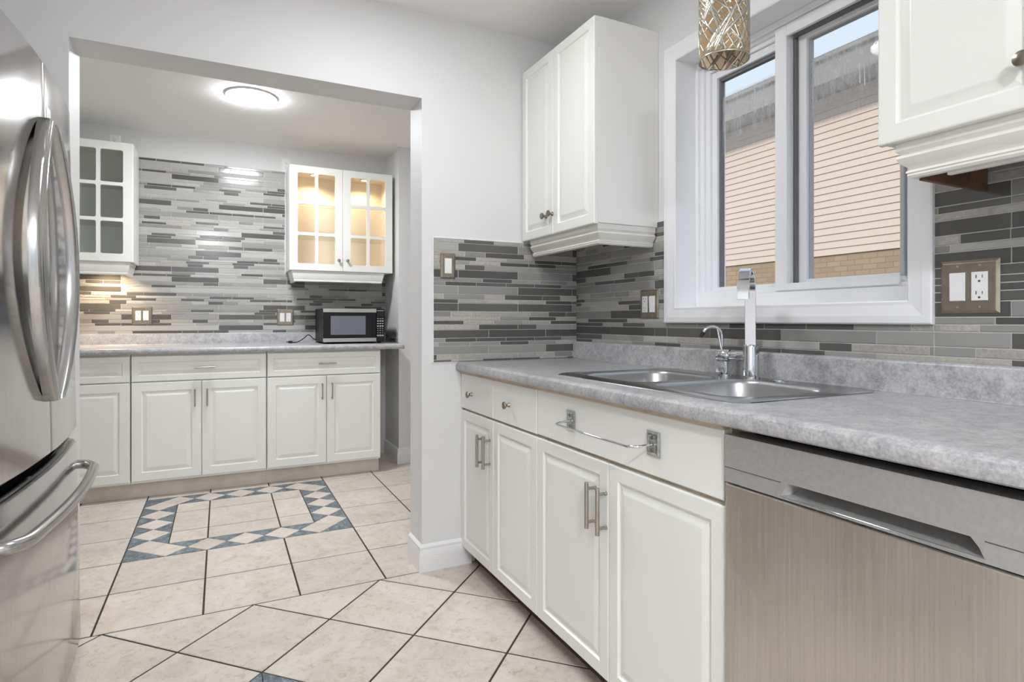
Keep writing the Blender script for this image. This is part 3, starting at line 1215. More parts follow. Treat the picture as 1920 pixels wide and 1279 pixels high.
# ------------------------------------------------------------------ cover plates
def plate(label, m, s, z, w, h, items, group='outlet and switch plates', mat='plate_pewter', name='outlet_plate', cat='wall plate'):
    base = m(s, 0, z)
    t = thing(name, label, cat, base, group)
    bm = BM()
    rect_loops(bm, m, s - w / 2, s + w / 2, z - h / 2, z + h / 2, [(0, 0.0002), (0, 0.001), (0.006, 0.0055), (0.008, 0.006)])
    obj('cover', bm, mat, t)
    n = len(items)
    for i, it in enumerate(items):
        cs = s + (i - (n - 1) / 2) * 0.046
        bm = BM()
        rect_loops(bm, m, cs - 0.0165, cs + 0.0165, z - 0.0335, z + 0.0335, [(0, 0.0055), (0, 0.0078), (0.0012, 0.0085)])
        if it == 'switch':
            p = obj('switch_frame', bm, 'white_plastic', t)
            bm = BM()
            v_ = [m(cs - 0.0145, 0.0086, z - 0.031), m(cs + 0.0145, 0.0086, z - 0.031), m(cs + 0.0145, 0.0086, z + 0.031), m(cs - 0.0145, 0.0086, z + 0.031),
                  m(cs - 0.0145, 0.0094, z - 0.031), m(cs + 0.0145, 0.0094, z - 0.031), m(cs + 0.0145, 0.0125, z + 0.031), m(cs - 0.0145, 0.0125, z + 0.031)]
            V = [bm.verts.new(x) for x in v_]
            for f in ((0, 1, 2, 3), (4, 5, 6, 7), (0, 1, 5, 4), (1, 2, 6, 5), (2, 3, 7, 6), (3, 0, 4, 7)):
                bm.faces.new([V[k] for k in f])
            obj('rocker', bm, 'white_plastic', p)
        else:
            p = obj('receptacle', bm, 'white_plastic', t)
            for dz in (0.019, -0.019):
                bm = BM()
                mbox(bm, m, cs - 0.0072, cs - 0.0052, 0.0083, 0.0088, z + dz - 0.0005, z + dz + 0.0075)
                mbox(bm, m, cs + 0.0056, cs + 0.0072, 0.0083, 0.0088, z + dz + 0.0002, z + dz + 0.0070)
                p0 = m(cs, 0.0083, z + dz - 0.0072)
                lathe(bm, p0, m(cs, 1, z) - m(cs, 0, z), [(0.0026, 0), (0.0026, 0.0005)], 10)
                obj('socket_slots', bm, 'slot_grey', p, label='dark slots')
        for dz in (-0.0485, 0.0485):
            bm = BM()
            p0 = m(cs, 0.0058, z + dz)
            lathe(bm, p0, m(cs, 1, z) - m(cs, 0, z), [(0.0032, 0), (0.0030, 0.0012), (0.0012, 0.0016), (0, 0.0008)], 10)
            obj('screw', bm, 'nickel' if mat != 'white_plastic' else mat, t, smooth=40)
    return t


MW, MM, MBK = fr_right(-0.008), fr_back(-0.008), fr_back(2.352)
plate('pewter plate with switch and outlet right of the window', MW, 1.718, 1.180, 0.122, 0.126, ['switch', 'outlet'])
plate('pewter plate with outlet and switch left of the window', MW, 0.562, 1.167, 0.114, 0.120, ['outlet', 'switch'])
plate('narrow pewter plate with one rocker switch beside the doorway', MM, -0.6885, 1.343, 0.071, 0.114, ['switch'], name='switch_plate')
plate('pewter outlet and switch plate in the warm light under the left glass cabinet', MBK, -2.090, 1.134, 0.122, 0.126, ['outlet', 'switch'])
plate('pewter switch and outlet plate left of the microwave', MBK, -1.151, 1.124, 0.120, 0.124, ['switch', 'outlet'])
MBP = fr_back(2.36)
plate('white outlet high on the wall above the left glass cabinet', MBP, -2.252, 2.322, 0.072, 0.116, ['outlet'], mat='white_plastic', group='white outlets above the cabinets')
plate('white outlet high on the wall above the lit glass cabinet', MBP, -1.142, 2.298, 0.072, 0.116, ['outlet'], mat='white_plastic', group='white outlets above the cabinets')

# ------------------------------------------------------------------ window
t = struct(thing('window_1', 'white vinyl sliding window above the sink', 'window', (0.1, -1.15, 1.2)))
bm = BM()                                        # casing on the wall, mitred
mc = fr_right(0.0)
WS0, WS1, WZ0, WZ1 = 0.722, 1.580, 1.152, 2.110
prof = [(-0.062, 0.0), (-0.062, 0.018), (-0.058, 0.021), (-0.040, 0.021), (-0.030, 0.019), (-0.012, 0.016), (-0.004, 0.016), (0.0, 0.013), (0.0, -0.098)]
rect_loops(bm, mc, WS0, WS1, WZ0, WZ1, prof, fill_last=False, fill_first=False)
obj('casing', bm, 'trim_paint', t)


def ring(bm, s0, s1, z0, z1, w, x0, x1, bev=0.0015):
    """rectangular frame of bars between X = x0 and x1; w = (left, right, bottom, top)"""
    wl, wr, wb, wt = w
    box(bm, x0, x1, -s0 - wl, -s0, z0, z1, bev)
    box(bm, x0, x1, -s1, -s1 + wr, z0, z1, bev)
    box(bm, x0, x1, -s1 + wr, -s0 - wl, z0, z0 + wb, bev)
    box(bm, x0, x1, -s1 + wr, -s0 - wl, z1 - wt, z1, bev)


bm = BM()
ring(bm, 0.7225, 1.5795, 1.1525, 2.1095, (0.016, 0.030, 0.043, 0.022), 0.085, 0.19)
ring(bm, 0.7385, 1.5495, 1.1955, 2.0875, (0.020, 0.020, 0.012, 0.012), 0.097, 0.188)
ring(bm, 0.7585, 1.5295, 1.2075, 2.0755, (0.022, 0.010, 0.006, 0.0155), 0.107, 0.186)
fo = obj('frame', bm, 'vinyl', t)
bm = BM()                                        # fixed lite on the left
ring(bm, 0.7805, 1.138, 1.2135, 2.0590, (0.024, 0.030, 0.014, 0.0275), 0.118, 0.165)
fx_ = obj('fixed_sash', bm, 'vinyl', t)
bm = BM()
ring(bm, 0.8045, 1.108, 1.2275, 2.0315, (0.008, 0.002, 0.001, 0.012), 0.131, 0.150, 0.0)
obj('glazing_gasket', bm, 'gasket_dark', fx_, label='dark glazing gasket')
bm = BM()
box(bm, 0.138, 0.142, -1.107, -0.814, 1.228, 2.019)
obj('pane', bm, 'window_glass', fx_, label='glass with streaky grey veil')
bm = BM()                                        # interlock and right opening surround
box(bm, 0.090, 0.117, -1.137, -1.092, 1.2, 2.086, 0.0015)
box(bm, 0.090, 0.104, -1.500, -1.137, 1.2, 1.2235, 0.0015)
box(bm, 0.090, 0.104, -1.500, -1.137, 2.047, 2.086, 0.0015)
obj('meeting_stile', bm, 'vinyl', t)
bm = BM()                                        # dark channel inside the right opening
box(bm, 0.122, 0.134, -1.148, -1.139, 1.2235, 2.045)
box(bm, 0.106, 0.134, -1.500, -1.148, 2.046, 2.0580)
obj('track_channel', bm, 'gasket_dark', t, label='dark track channel')
bm = BM()                                        # sliding sash on the right
ring(bm, 1.1485, 1.506, 1.2145, 2.0590, (0.030, 0.022, 0.022, 0.028), 0.135, 0.172)
ss = obj('sliding_sash', bm, 'vinyl', t)
bm = BM()
ring(bm, 1.1785, 1.484, 1.2365, 2.0310, (0.004, 0.003, 0.001, 0.002), 0.147, 0.166, 0.0)
obj('glazing_gasket', bm, 'gasket_grey', ss)
bm = BM()
box(bm, 0.152, 0.156, -1.4785, -1.183, 1.2376, 2.0285)
obj('pane', bm, 'window_glass', ss, label='glass with streaky grey veil and white drips')
for dy, za, zb in ((-1.348, 1.823, 1.889), (-1.363, 1.812, 1.876)):
    bm = BM()
    tube(bm, [(0.1508, dy, zb), (0.1505, dy - 0.0004, (za + zb) / 2), (0.1508, dy - 0.0012, za)], [0.0012, 0.0016, 0.0020], 8)
    obj('dried_drip', bm, 'white_plastic', ss, smooth=60, label='white dried drip on the glass')
bm = BM()
box(bm, 0.112, 0.134, -1.5005, -1.488, 1.226, 2.044, 0.002)
obj('latch_channel', bm, 'gasket_grey', t)

# unseen window added behind the camera for daylight and reflections
t = struct(thing('window_added', 'added unseen window in the rear wall that lets in daylight', 'window', (-1.5, -4.6, 0.8)))
bm = BM()
for bx in ((-2.36, -2.3, 0.74, 2.21), (-0.7, -0.64, 0.74, 2.21)):
    box(bm, bx[0], bx[1], -4.6, -4.58, bx[2], bx[3])
box(bm, -2.3, -0.7, -4.6, -4.58, 0.74, 0.8)
box(bm, -2.3, -0.7, -4.6, -4.58, 2.15, 2.21)
obj('casing', bm, 'trim_paint', t)
bm = BM()
for x in (-2.299, -1.525, -0.751):
    box(bm, x, x + 0.05, -4.69, -4.65, 0.801, 2.149)
box(bm, -2.299, -0.701, -4.688, -4.652, 0.801, 0.85)
box(bm, -2.299, -0.701, -4.688, -4.652, 2.10, 2.149)
obj('frame', bm, 'vinyl', t)
bm = BM()
box(bm, -2.25, -0.75, -4.672, -4.668, 0.85, 2.10)
obj('pane', bm, 'clear_glass', t)

# ------------------------------------------------------------------ house next door
t = thing('neighbor_house', 'house next door with tan clapboard siding seen through the window', 'house', (6.32, 3.0, 0))
bm = BM()
HX = 6.32
YA, YB = -6.0, 16.0
z = 2.045
while z < 4.369:
    z2 = min(z + 0.1005, 4.37)
    A = [bm.verts.new(p) for p in ((HX - 0.018, YA, z), (HX - 0.002, YA, z2), (HX + 0.05, YA, z2), (HX + 0.05, YA, z))]
    B = [bm.verts.new((v_.co.x, YB, v_.co.z)) for v_ in A]
    bridge(bm, A, B)
    bm.faces.new(A)
    bm.faces.new(B)
    z += 0.1005
obj('siding', bm, 'siding', t)
bm = BM()
box(bm, HX + 0.004, HX + 0.25, YA, YB, 0.0, 2.042)
obj('brick_base', bm, 'tan_brick', t, label='tan brick base')
bm = BM()
box(bm, HX - 0.47, HX + 0.3, YA, YB, 4.370, 4.40)
obj('eave_soffit', bm, 'soffit', t)
bm = BM()
box(bm, HX - 0.52, HX - 0.475, YA, YB, 4.35, 4.655)
box(bm, HX - 0.575, HX - 0.50, YA, YB, 4.655, 4.72, 0.012, 2)
obj('fascia', bm, 'fascia_paint', t)
bm = BM()
A = [bm.verts.new(p) for p in ((HX - 0.58, YA, 4.72), (HX + 2, YA, 5.25), (HX + 2, YA, 5.15), (HX - 0.50, YA, 4.66))]
B = [bm.verts.new((v_.co.x, YB, v_.co.z)) for v_ in A]
bridge(bm, A, B)
bm.faces.new(A)
bm.faces.new(B)
obj('roof', bm, 'soffit', t)
bm = BM()
box(bm, 0.6, 12, -8, 18, -0.35, -0.1)
o = struct(obj('ground', bm, 'ground_soil'))

# ------------------------------------------------------------------ pendant lamp
px, py, pz = -0.442, -1.377, 1.763
PR, PH = 0.0615, 0.285
t = thing('pendant_lamp', 'cylindrical pendant lamp of cut-out lattice metal hanging before the window', 'pendant lamp', (px, py, pz))
bm = BM()
rnd = random.Random(21)


def cyl(th, z, r=PR):
    return (px + r * math.cos(th), py + r * math.sin(th), z)


def strip(th0, z0, th1, z1, w):
    n = 14
    prev = None
    L_ = math.hypot((th1 - th0) * PR, z1 - z0)
    nx_, nz_ = -(z1 - z0) / L_ / PR, (th1 - th0) * PR / L_
    for k in range(n + 1):
        f = k / n
        th, z = th0 + (th1 - th0) * f, z0 + (z1 - z0) * f
        pr = []
        for sg in (-1, 1):
            zz = min(max(z + sg * nz_ * w / 2, pz), pz + PH)
            pr.append(bm.verts.new(cyl(th + sg * nx_ * w / 2, zz)))
        if prev:
            bm.faces.new((prev[0], prev[1], pr[1], pr[0]))
        prev = pr


for k in range(74):
    th0 = k / 74 * 2 * PI + rnd.uniform(-.12, .12)
    sl = rnd.choice((-1, 1)) * rnd.uniform(0.8, 3.6)
    a, b_ = (0, PH)
    if rnd.random() < 0.4:
        a = rnd.uniform(0, 0.1)
        b_ = a + rnd.uniform(0.1, 0.18)
    strip(th0, pz + a, th0 + sl * (b_ - a) / PH * 1.6, pz + min(b_, PH), rnd.choice((0.003, 0.004, 0.0055, 0.009)))
for z0, z1 in ((0, 0.005), (PH - 0.012, PH)):
    seg = 48
    A = [bm.verts.new(cyl(2 * PI * k / seg, pz + z0)) for k in range(seg)]
    B = [bm.verts.new(cyl(2 * PI * k / seg, pz + z1)) for k in range(seg)]
    bridge(bm, A, B)
sh = obj('lattice_shade', bm, 'shade_metal', t, smooth=60)
md = sh.modifiers.new('thickness', 'SOLIDIFY')
md.thickness = 0.0012
md.offset = 0
bm = BM()
lathe(bm, (px, py, pz + 0.006), (0, 0, 1), [(PR - 0.0001, 0), (PR - 0.0001, PH - 0.012)], 48, close=False)
obj('liner', bm, 'liner', t, smooth=60, label='cream inner liner')
bm = BM()
lathe(bm, (px, py, pz + PH), (0, 0, 1), [(PR, 0), (PR, 0.003), (0.012, 0.006), (0.010, 0.03), (0.004, 0.035), (0.004, ZC - pz - PH - 0.02), (0.05, ZC - pz - PH - 0.018), (0.055, ZC - pz - PH - 0.001)], 32)
obj('stem_and_canopy', bm, 'shade_metal', t, smooth=40)


# ------------------------------------------------------------------ ceiling lamps
def flush_lamp(label, x, y, zc, r, glow, deep=0.02):
    t = thing('ceiling_light', label, 'ceiling light', (x, y, zc), None)
    bm = BM()
    lathe(bm, (x, y, zc - 0.0005), (0, 0, -1), [(r + 0.006, 0), (r + 0.006, 0.006), (r + 0.003, 0.0105), (r - 0.002, 0.011)], 48)
    obj('trim_ring', bm, 'trim_paint', t, smooth=40)
    bm = BM()
    lathe(bm, (x, y, zc - 0.0117), (0, 0, -1), [(r, 0), (r * .98, deep * .5), (r * .85, deep), (0, deep * 1.25)], 48)
    obj('diffuser', bm, glow, t, smooth=60)


flush_lamp('glowing round flush ceiling light in the room through the doorway', -1.432, 1.335, 2.435, 0.138, 'lamp_glow', 0.010)
flush_lamp('round flush ceiling light above the sink room floor', -1.05, -0.80, ZC, 0.15, 'front_lamp_glow', 0.008)
flush_lamp('added unseen fill light on the ceiling near the rear wall', -1.75, -3.75, ZC, 0.16, 'rear_fill_glow', 0.006)  # unseen light added to raise the ambient level of the front room

# ------------------------------------------------------------------ back room: base cabinets
MB = fr_back(1.763)


def base_back(s0, s1, label, fronts):
    t = thing('base_cabinet', label, 'cabinet', ((s0 + s1) / 2, 2.05, 0), 'base cabinets along the back wall')
    bm = BM()
    mbox(bm, MB, s0 + 0.001, s1 - 0.001, -0.592, 0.0, 0.10, 0.892)
    obj('carcass', bm, 'cabinet_box', t)
    bm = BM()
    mbox(bm, MB, s0 - 0.0008, s1 + 0.0008, -0.066, -0.050, 0.001, 0.0995)
    obj('toe_kick', bm, 'kick_board', t, label='beige toe kick board')
    for kind, a, b_, hs in fronts:
        if kind == 'door':
            d = obj('door', panel_bm(MB, a, b_, 0.114, 0.717, 0.018, 0.052), 'thermofoil', t)
            if hs is not None:
                bar_pull(MB, hs, 0.612, 0.018, 0.110, True, d, r=0.0045)
        else:
            d = obj('drawer', panel_bm(MB, a, b_, 0.724, 0.880, 0.018, 0.036), 'thermofoil', t)
            if hs is not None:
                bar_pull(MB, hs, 0.803, 0.018, 0.118, False, d, r=0.0045, pitch=0.076)


base_back(-1.321, -0.559, 'white base cabinet below the microwave at the right end of the back run',
          [('drawer', -1.317, -0.561, -0.934), ('door', -1.317, -0.939, -0.968), ('door', -0.936, -0.561, -0.902)])
base_back(-2.087, -1.323, 'white base cabinet in the middle of the back run with wide drawer',
          [('drawer', -2.084, -1.325, -1.688), ('door', -2.084, -1.707, -1.742), ('door', -1.704, -1.325, -1.673)])
base_back(-2.853, -2.089, 'white base cabinet at the left of the back run behind the refrigerator',
          [('drawer', -2.85, -2.092, -2.47), ('door', -2.85, -2.472, -2.51), ('door', -2.469, -2.092, -2.432)])

# back worktop
ZB = 0.929
t = thing('countertop', 'grey mottled laminate worktop carrying the microwave', 'countertop', (-1.9, 2.05, ZB))
bm = BM()
nose = [(2.350, ZB), (1.738, ZB), (1.726, ZB - 0.001), (1.718, ZB - 0.005), (1.714, ZB - 0.012), (1.714, ZB - 0.025), (1.718, ZB - 0.032), (1.726, ZB - 0.036), (2.350, ZB - 0.036)]
R1 = [bm.verts.new((-3.48, y, z)) for y, z in nose]
R2 = [bm.verts.new((-0.392, y, z)) for y, z in nose]
bridge(bm, R1, R2)
bm.faces.new(R1)
bm.faces.new(R2)
obj('worktop', bm, 'laminate', t, smooth=35)
bm = BM()
bsp = [(2.351, ZB + 0.0005), (2.322, ZB + 0.0005), (2.326, ZB + 0.005), (2.326, 1.000), (2.330, 1.008), (2.351, 1.009)]
R1 = [bm.verts.new((-3.48, y, z)) for y, z in bsp]
R2 = [bm.verts.new((-0.392, y, z)) for y, z in bsp]
bridge(bm, R1, R2)
bm.faces.new(R1)
bm.faces.new(R2)
obj('upstand', bm, 'laminate', t, smooth=35)


# ------------------------------------------------------------------ glass-door cabinets
def glass_door(m, s0, s1, z0, z1, parent, mat='thermofoil', t_=0.018):
    bm = BM()
    side_, top_, mun = 0.055, 0.052, 0.022
    pw = (s1 - s0 - 2 * side_ - mun) / 2
    ph = (z1 - z0 - 2 * top_ - 2 * mun) / 3
    holes = []
    for i in range(2):
        for j in range(3):
            a, c_ = s0 + side_ + i * (pw + mun), z0 + top_ + j * (ph + mun)
            holes.append(round_rect(a, a + pw, c_, c_ + ph, 0.011, 4))
    outer = round_rect(s0 + 0.003, s1 - 0.003, z0 + 0.003, z1 - 0.003, 0.002, 2)
    outer_b = round_rect(s0, s1, z0, z1, 0.002, 2)
    F = plate_with_holes(bm, outer, holes, lambda s, z: m(s, t_, z))
    Bk = plate_with_holes(bm, outer_b, holes, lambda s, z: m(s, 0.0, z))
    mid = [bm.verts.new(m(s, t_ - 0.003, z)) for s, z in outer_b]
    bridge(bm, F[0], mid)
    bridge(bm, mid, Bk[0])
    for a, b_ in zip(F[1:], Bk[1:]):
        bridge(bm, a, b_)
    d = obj('door', bm, mat, parent)
    bm = BM()
    mbox(bm, m, s0 + 0.03, s1 - 0.03, -0.005, -0.001, z0 + 0.03, z1 - 0.03)
    obj('glass_pane', bm, 'cabinet_glass', d, label='clear glass panes')
    return d


MG = fr_back(2.058)


def glass_cabinet(s0, s1, z0, z1, label, inner, knobs, valx):
    t = thing('glass_cabinet', label, 'cabinet', ((s0 + s1) / 2, 2.2, z0), 'glass-fronted wall cabinets')
    th = 0.017
    D = -0.286
    for nm, bx, mt in (('side_panel', (s0, s0 + th, D, -0.0055, z0, z1), 'cabinet_box'), ('side_panel', (s1 - th, s1, D, -0.0055, z0, z1), 'cabinet_box'),
                       ('top_panel', (s0 + th, s1 - th, D, -0.0055, z1 - th, z1), inner), ('bottom_panel', (s0 + th, s1 - th, D, -0.0055, z0, z0 + th), inner),
                       ('back_panel', (s0 + th, s1 - th, D, D + 0.006, z0 + th, z1 - th), inner)):
        bm = BM()
        mbox(bm, MG, *bx)
        obj(nm, bm, mt, t)
    if inner == 'cabinet_cream':
        bm = BM()
        mbox(bm, MG, s0 + th, s0 + th + 0.001, D + 0.006, -0.0056, z0 + th, z1 - th)
        mbox(bm, MG, s1 - th - 0.001, s1 - th, D + 0.006, -0.0056, z0 + th, z1 - th)
        obj('lining', bm, inner, t)
    for k in (1, 2):
        bm = BM()
        zz = z0 + (z1 - z0) * k / 3 + 0.01
        mbox(bm, MG, s0 + th + 0.002, s1 - th - 0.002, D + 0.007, -0.03, zz - 0.006, zz, 0.001)
        obj('shelf', bm, 'cabinet_glass', t)
    mid = (s0 + s1) / 2
    for i, (a, b_) in enumerate(((s0, mid - 0.0015), (mid + 0.0015, s1))):
        d = glass_door(MG, a, b_, z0 - 0.002, z1, t)
        if knobs:
            knob(MG, mid + (-0.032 if i == 0 else 0.032), z0 + 0.080, 0.018, d, r=0.0125, mat='nickel')
    valance(t, [(valx[0], 2.334, -1, 0), (valx[0], 2.052, -1, -1), (valx[1], 2.052, 1, -1), (valx[1], 2.334, 1, 0)], z0 - 0.003, 'thermofoil', VAL2)
    return t


tl_ = glass_cabinet(-2.868, -2.108, 1.481, 2.252, 'unlit glass-door wall cabinet beside the refrigerator with grey inside', 'cabinet_grey', False, (-2.85, -2.125))
tr_ = glass_cabinet(-1.150, -0.395, 1.469, 2.234, 'glass-door wall cabinet lit warm from inside above the microwave', 'cabinet_cream', True, (-1.135, -0.455))


def puck(parent, x, y, z, power, r=0.03):
    bm = BM()
    lathe(bm, (x, y, z - 0.0003), (0, 0, -1), [(r, 0), (r, 0.008), (r * .8, 0.010)], 20)
    p = obj('puck_light', bm, 'nickel', parent, smooth=40)
    bm = BM()
    lathe(bm, (x, y, z - 0.0106), (0, 0, -1), [(r * .78, 0), (0, 0.001)], 20)
    obj('puck_lens', bm, 'puck_glow', p)
    ld = bpy.data.lights.new('puck_lamp', 'SPOT')
    ld.energy = power
    ld.color = (1.0, 0.74, 0.48)
    ld.spot_size = math.radians(150)
    ld.spot_blend = 0.6
    ld.shadow_soft_size = 0.02
    lo = bpy.data.objects.new('puck_lamp', ld)
    C.objects.link(lo)
    lo.location = (x, y, z - 0.016)
    lo['kind'] = 'helper'


puck(tr_, -0.96, 2.20, 2.216, 7.5)
puck(tr_, -0.58, 2.20, 2.216, 7.5)
puck(tl_, -2.28, 2.22, 1.4805, 17.0)

# wire on top of the lit cabinet
bm = BM()
tube(bm, smooth_path([(-0.52, 2.350, 2.245), (-0.494, 2.352, 2.300), (-0.465, 2.353, 2.330), (-0.43, 2.352, 2.322), (-0.40, 2.345, 2.300), (-0.385, 2.32, 2.27), (-0.40, 2.30, 2.2375)], 6), 0.0014, 6)
tag(obj('low_voltage_wire', bm, 'cabinet_grey', None, smooth=60), 'thin looped wire lying on top of the lit glass cabinet', 'wire')

# ------------------------------------------------------------------ microwave
mx0, mx1, my0, my1, mz0, mz1 = -0.934, -0.486, 1.945, 2.318, 0.941, 1.189
t = thing('microwave', 'black and steel microwave oven on the back worktop', 'microwave', ((mx0 + mx1) / 2, 2.13, ZB))
MV = fr_back(my0)
bm = BM()
box(bm, mx0, mx1, my0, my1, mz0, mz1, 0.005, 2)
obj('body', bm, 'black', t)
bm = BM()
for k in range(6):
    box(bm, mx0 - 0.0008, mx0 + 0.0002, 2.02, 2.12, 1.00 + k * 0.009, 1.004 + k * 0.009)
obj('side_vent', bm, 'slot_grey', t)
sx = -0.549
bm = BM()
mbox(bm, MV, mx0, sx, 0.0005, 0.020, mz0 + 0.002, mz1 - 0.002, 0.002)
dr = obj('door', bm, 'black_gloss', t)
for a, b_ in ((1.160, 1.187), (0.943, 0.970)):
    bm = BM()
    mbox(bm, MV, mx0, sx, 0.0203, 0.0222, a, b_, 0.0006)
    obj('door_strip', bm, 'strip_steel', dr, label='brushed steel strip')
bm = BM()
mbox(bm, MV, -0.881, -0.629, 0.0203, 0.0209, 0.995, 1.133)
obj('door_window', bm, 'screen_grey', dr, label='grey see-through window')
bm = BM()
mbox(bm, MV, sx + 0.002, mx1, 0.0005, 0.020, mz0 + 0.002, mz1 - 0.002, 0.002)
cp = obj('control_panel', bm, 'black_gloss', t)
bm = BM()
mbox(bm, MV, sx + 0.003, mx1 - 0.008, 0.0203, 0.0207, 1.172, 1.175)
for r_, (z, hh) in enumerate(((1.113, .003), (1.096, .006), (1.077, .005), (1.058, .007))):
    for c_ in range(3):
        xx = sx + 0.012 + c_ * 0.018
        mbox(bm, MV, xx - 0.006, xx + 0.006, 0.0203, 0.0207, z - hh / 2, z + hh / 2)
obj('function_keys', bm, 'button_white', cp, label='white key markings')
bm = BM()
for z in (1.041, 1.024, 1.007):
    for c_ in range(3):
        xx = sx + 0.012 + c_ * 0.018
        mbox(bm, MV, xx - 0.002, xx + 0.002, 0.0203, 0.0207, z - 0.0028, z + 0.0028)
for c_ in range(3):
    xx = sx + 0.012 + c_ * 0.018
    mbox(bm, MV, xx - 0.0075, xx + 0.0075, 0.0203, 0.0207, 0.983, 0.986)
    mbox(bm, MV, xx - 0.0075, xx + 0.0075, 0.0203, 0.0207, 0.989, 0.992)
obj('number_keys', bm, 'button_white', cp, label='white number markings')
bm = BM()
mbox(bm, MV, sx + 0.008, mx1 - 0.010, 0.0203, 0.0206, 1.135, 1.162)
obj('display', bm, 'black', cp)
for fx_0 in (mx0 + 0.03, mx1 - 0.03):
    for fy_0 in (my0 + 0.03, my1 - 0.03):
        bm = BM()
        lathe(bm, (fx_0, fy_0, ZB + 0.0003), (0, 0, 1), [(0.012, 0), (0.013, mz0 - ZB - 0.0003)], 14)
        obj('foot', bm, 'rubber', t, smooth=40)
bm = BM()
tube(bm, smooth_path([(-0.93, 2.26, 0.952), (-0.955, 2.255, 0.958), (-0.975, 2.25, 0.978), (-0.998, 2.245, 0.990), (-1.025, 2.235, 0.968), (-1.06, 2.225, 0.944), (-1.09, 2.215, 0.935), (-1.115, 2.21, 0.935)], 6), 0.0036, 8)
cd = obj('power_cord', bm, 'rubber', t, smooth=60)
bm = BM()
box(bm, -1.142, -1.113, 2.198, 2.222, 0.9295, 0.947, 0.003)
for yy in (2.204, 2.216):
    box(bm, -1.158, -1.142, yy - 0.001, yy + 0.001, 0.936, 0.941)
obj('plug', bm, 'rubber', cd)

# ------------------------------------------------------------------ refrigerator
FYC, FHW = -0.550, 0.447
FX = -1.982          # door crown at mid width, before the lean
t = thing('refrigerator', 'stainless steel French-door refrigerator with bottom freezer at the left', 'refrigerator', (-2.40, FYC, 0))


def fx_at(y):
    u = (y - FYC) / FHW
    return FX - 0.026 * u * u


def door_curved(y0, y1, z0, z1, r0, r1, xb=-2.11, bev=0.006):
    """door slab with a bowed front between y0 and y1; r0 / r1 = edge radii"""
    bm = BM()
    pts = []
    n = 14
    for k in range(n + 1):
        y = y0 + r0 + (y1 - y0 - r0 - r1) * k / n
        pts.append((fx_at(y), y))

    def corner(y_edge, yc, r, xs, sgn):
        out_ = []
        for k in range(1, 7):
            a = PI / 2 * k / 6
            out_.append((xs - r + r * math.cos(a), yc + sgn * r * math.sin(a)))
        return out_
    pre = corner(y0, y0 + r0, r0, fx_at(y0 + r0), -1)[::-1]
    post = corner(y1, y1 - r1, r1, fx_at(y1 - r1), 1)
    prof_ = [(xb, y0)] + pre + pts + post + [(xb, y1)]
    cx = -2.06
    rings_ = []
    for z, ins in ((z0, bev), (z0 + bev * .3, bev * .3), (z0 + bev, 0), (z1 - bev, 0), (z1 - bev * .3, bev * .3), (z1, bev)):
        rings_.append([bm.verts.new((x - (ins if x > -2.10 else 0), y, z)) for x, y in prof_])
    for a, b_ in zip(rings_, rings_[1:]):
        bridge(bm, a, b_)
    bm.faces.new(rings_[0])
    bm.faces.new(rings_[-1])
    return bm


bm = BM()
box(bm, -2.78, -2.125, FYC - FHW + 0.005, FYC + FHW - 0.005, 0.03, 1.762, 0.004)
obj('cabinet_body', bm, 'panel_steel', t)
yl, yr = FYC - FHW, FYC + FHW
door_l = obj('door', door_curved(yl, FYC - 0.003, 0.742, 1.776, 0.03, 0.006), 'fridge_steel', t, smooth=30)
door_r = obj('door', door_curved(FYC + 0.003, yr, 0.742, 1.776, 0.006, 0.03), 'fridge_steel', t, smooth=30)
frz = obj('freezer_drawer', door_curved(yl, yr, 0.055, 0.702, 0.03, 0.03, bev=0.010), 'fridge_steel', t, smooth=30)
bm = BM()
box(bm, -2.124, -2.075, yl + 0.004, yr - 0.004, 0.700, 0.745)
obj('drawer_gap', bm, 'void', t, label='dark gap above the freezer drawer')
bm = BM()
n = 20
A, B, D_ = [], [], []
for k in range(n + 1):
    y = yl + 0.012 + (yr - yl - 0.024) * k / n
    x = fx_at(y)
    A.append(bm.verts.new((x - 0.050, y, 0.712)))
    B.append(bm.verts.new((x - 0.020, y, 0.709)))
    D_.append(bm.verts.new((x - 0.006, y, 0.7025)))
for k in range(n):
    bm.faces.new((A[k], A[k + 1], B[k + 1], B[k]))
    bm.faces.new((B[k], B[k + 1], D_[k + 1], D_[k]))
fl = obj('drawer_lip', bm, 'black_gloss', frz, smooth=40, label='dark finger lip')
md = fl.modifiers.new('thickness', 'SOLIDIFY')
md.thickness = 0.003
bm = BM()
box(bm, -2.10, -2.08, yl + 0.02, yr - 0.02, 0.006, 0.05)
obj('toe_grille', bm, 'black', t)


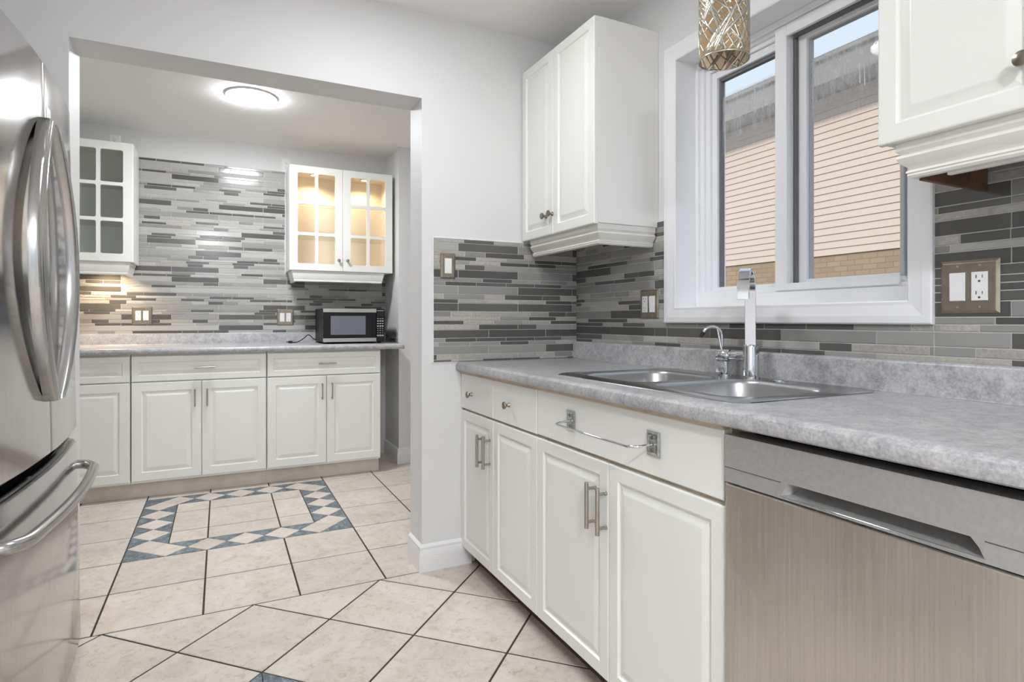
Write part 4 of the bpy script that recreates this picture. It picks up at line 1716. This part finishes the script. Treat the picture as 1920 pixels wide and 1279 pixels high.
def fridge_handle(sgn, parent):
    """bowed door handle, bulging away from the seam; sgn -1 near the camera, +1 far"""
    bm = BM()
    rings_ = []
    n = 26
    z0, z1 = 0.885, 1.612
    for k in range(n + 1):
        f = k / n
        b_ = math.sin(PI * f) ** 0.8 if 0 < f < 1 else 0
        z = z0 + (z1 - z0) * f
        y = FYC + sgn * (0.030 + 0.158 * b_)
        xo = fx_at(y) + 0.012 + 0.014 * b_
        w, d = 0.026, 0.0135
        # ribbed section: (across, outwards)
        sec = [(-w, -d), (-w, d * .55), (-w * .8, d * .95), (-w * .45, d), (-w * .3, d * .72), (-w * .15, d), (w * .25, d), (w * .4, d * .72), (w * .55, d * .9), (w * .88, d * .75), (w, d * .3), (w, -d)]
        rings_.append([bm.verts.new((xo + o_, y + sgn * a, z)) for a, o_ in sec])
    for a, b_ in zip(rings_, rings_[1:]):
        bridge(bm, a, b_)
    bm.faces.new(rings_[0])
    bm.faces.new(rings_[-1])
    obj('door_handle', bm, 'handle_steel', parent, smooth=50)


fridge_handle(-1, door_l)
fridge_handle(1, door_r)
bm = BM()
hy0, hy1 = FYC - 0.395, FYC + 0.395
pts = [(fx_at(hy1) + 0.001, hy1, 0.628), (fx_at(hy1) + 0.024, hy1 - 0.002, 0.626), (fx_at(hy1) + 0.042, hy1 - 0.022, 0.624)]
for k in range(1, 12):
    y = hy1 - 0.05 + (hy0 - hy1 + 0.10) * (k - 1) / 10
    pts.append((fx_at(y) + 0.050 + 0.006 * math.sin(PI * (k - 1) / 10), y, 0.624))
pts += [(fx_at(hy0) + 0.042, hy0 + 0.022, 0.624), (fx_at(hy0) + 0.024, hy0 + 0.002, 0.626), (fx_at(hy0) + 0.001, hy0, 0.628)]
tube(bm, smooth_path(pts, 4), 0.0145, 18)
obj('drawer_handle', bm, 'handle_steel', frz, smooth=60)
bm = BM()
box(bm, fx_at(FYC + .04) - 0.003, fx_at(FYC + .04) + 0.0012, FYC + 0.018, FYC + 0.062, 1.595, 1.665, 0.001)
obj('badge', bm, 'panel_steel', door_r, label='small metal badge')
t.rotation_euler = (0, math.radians(-1.0), 0)
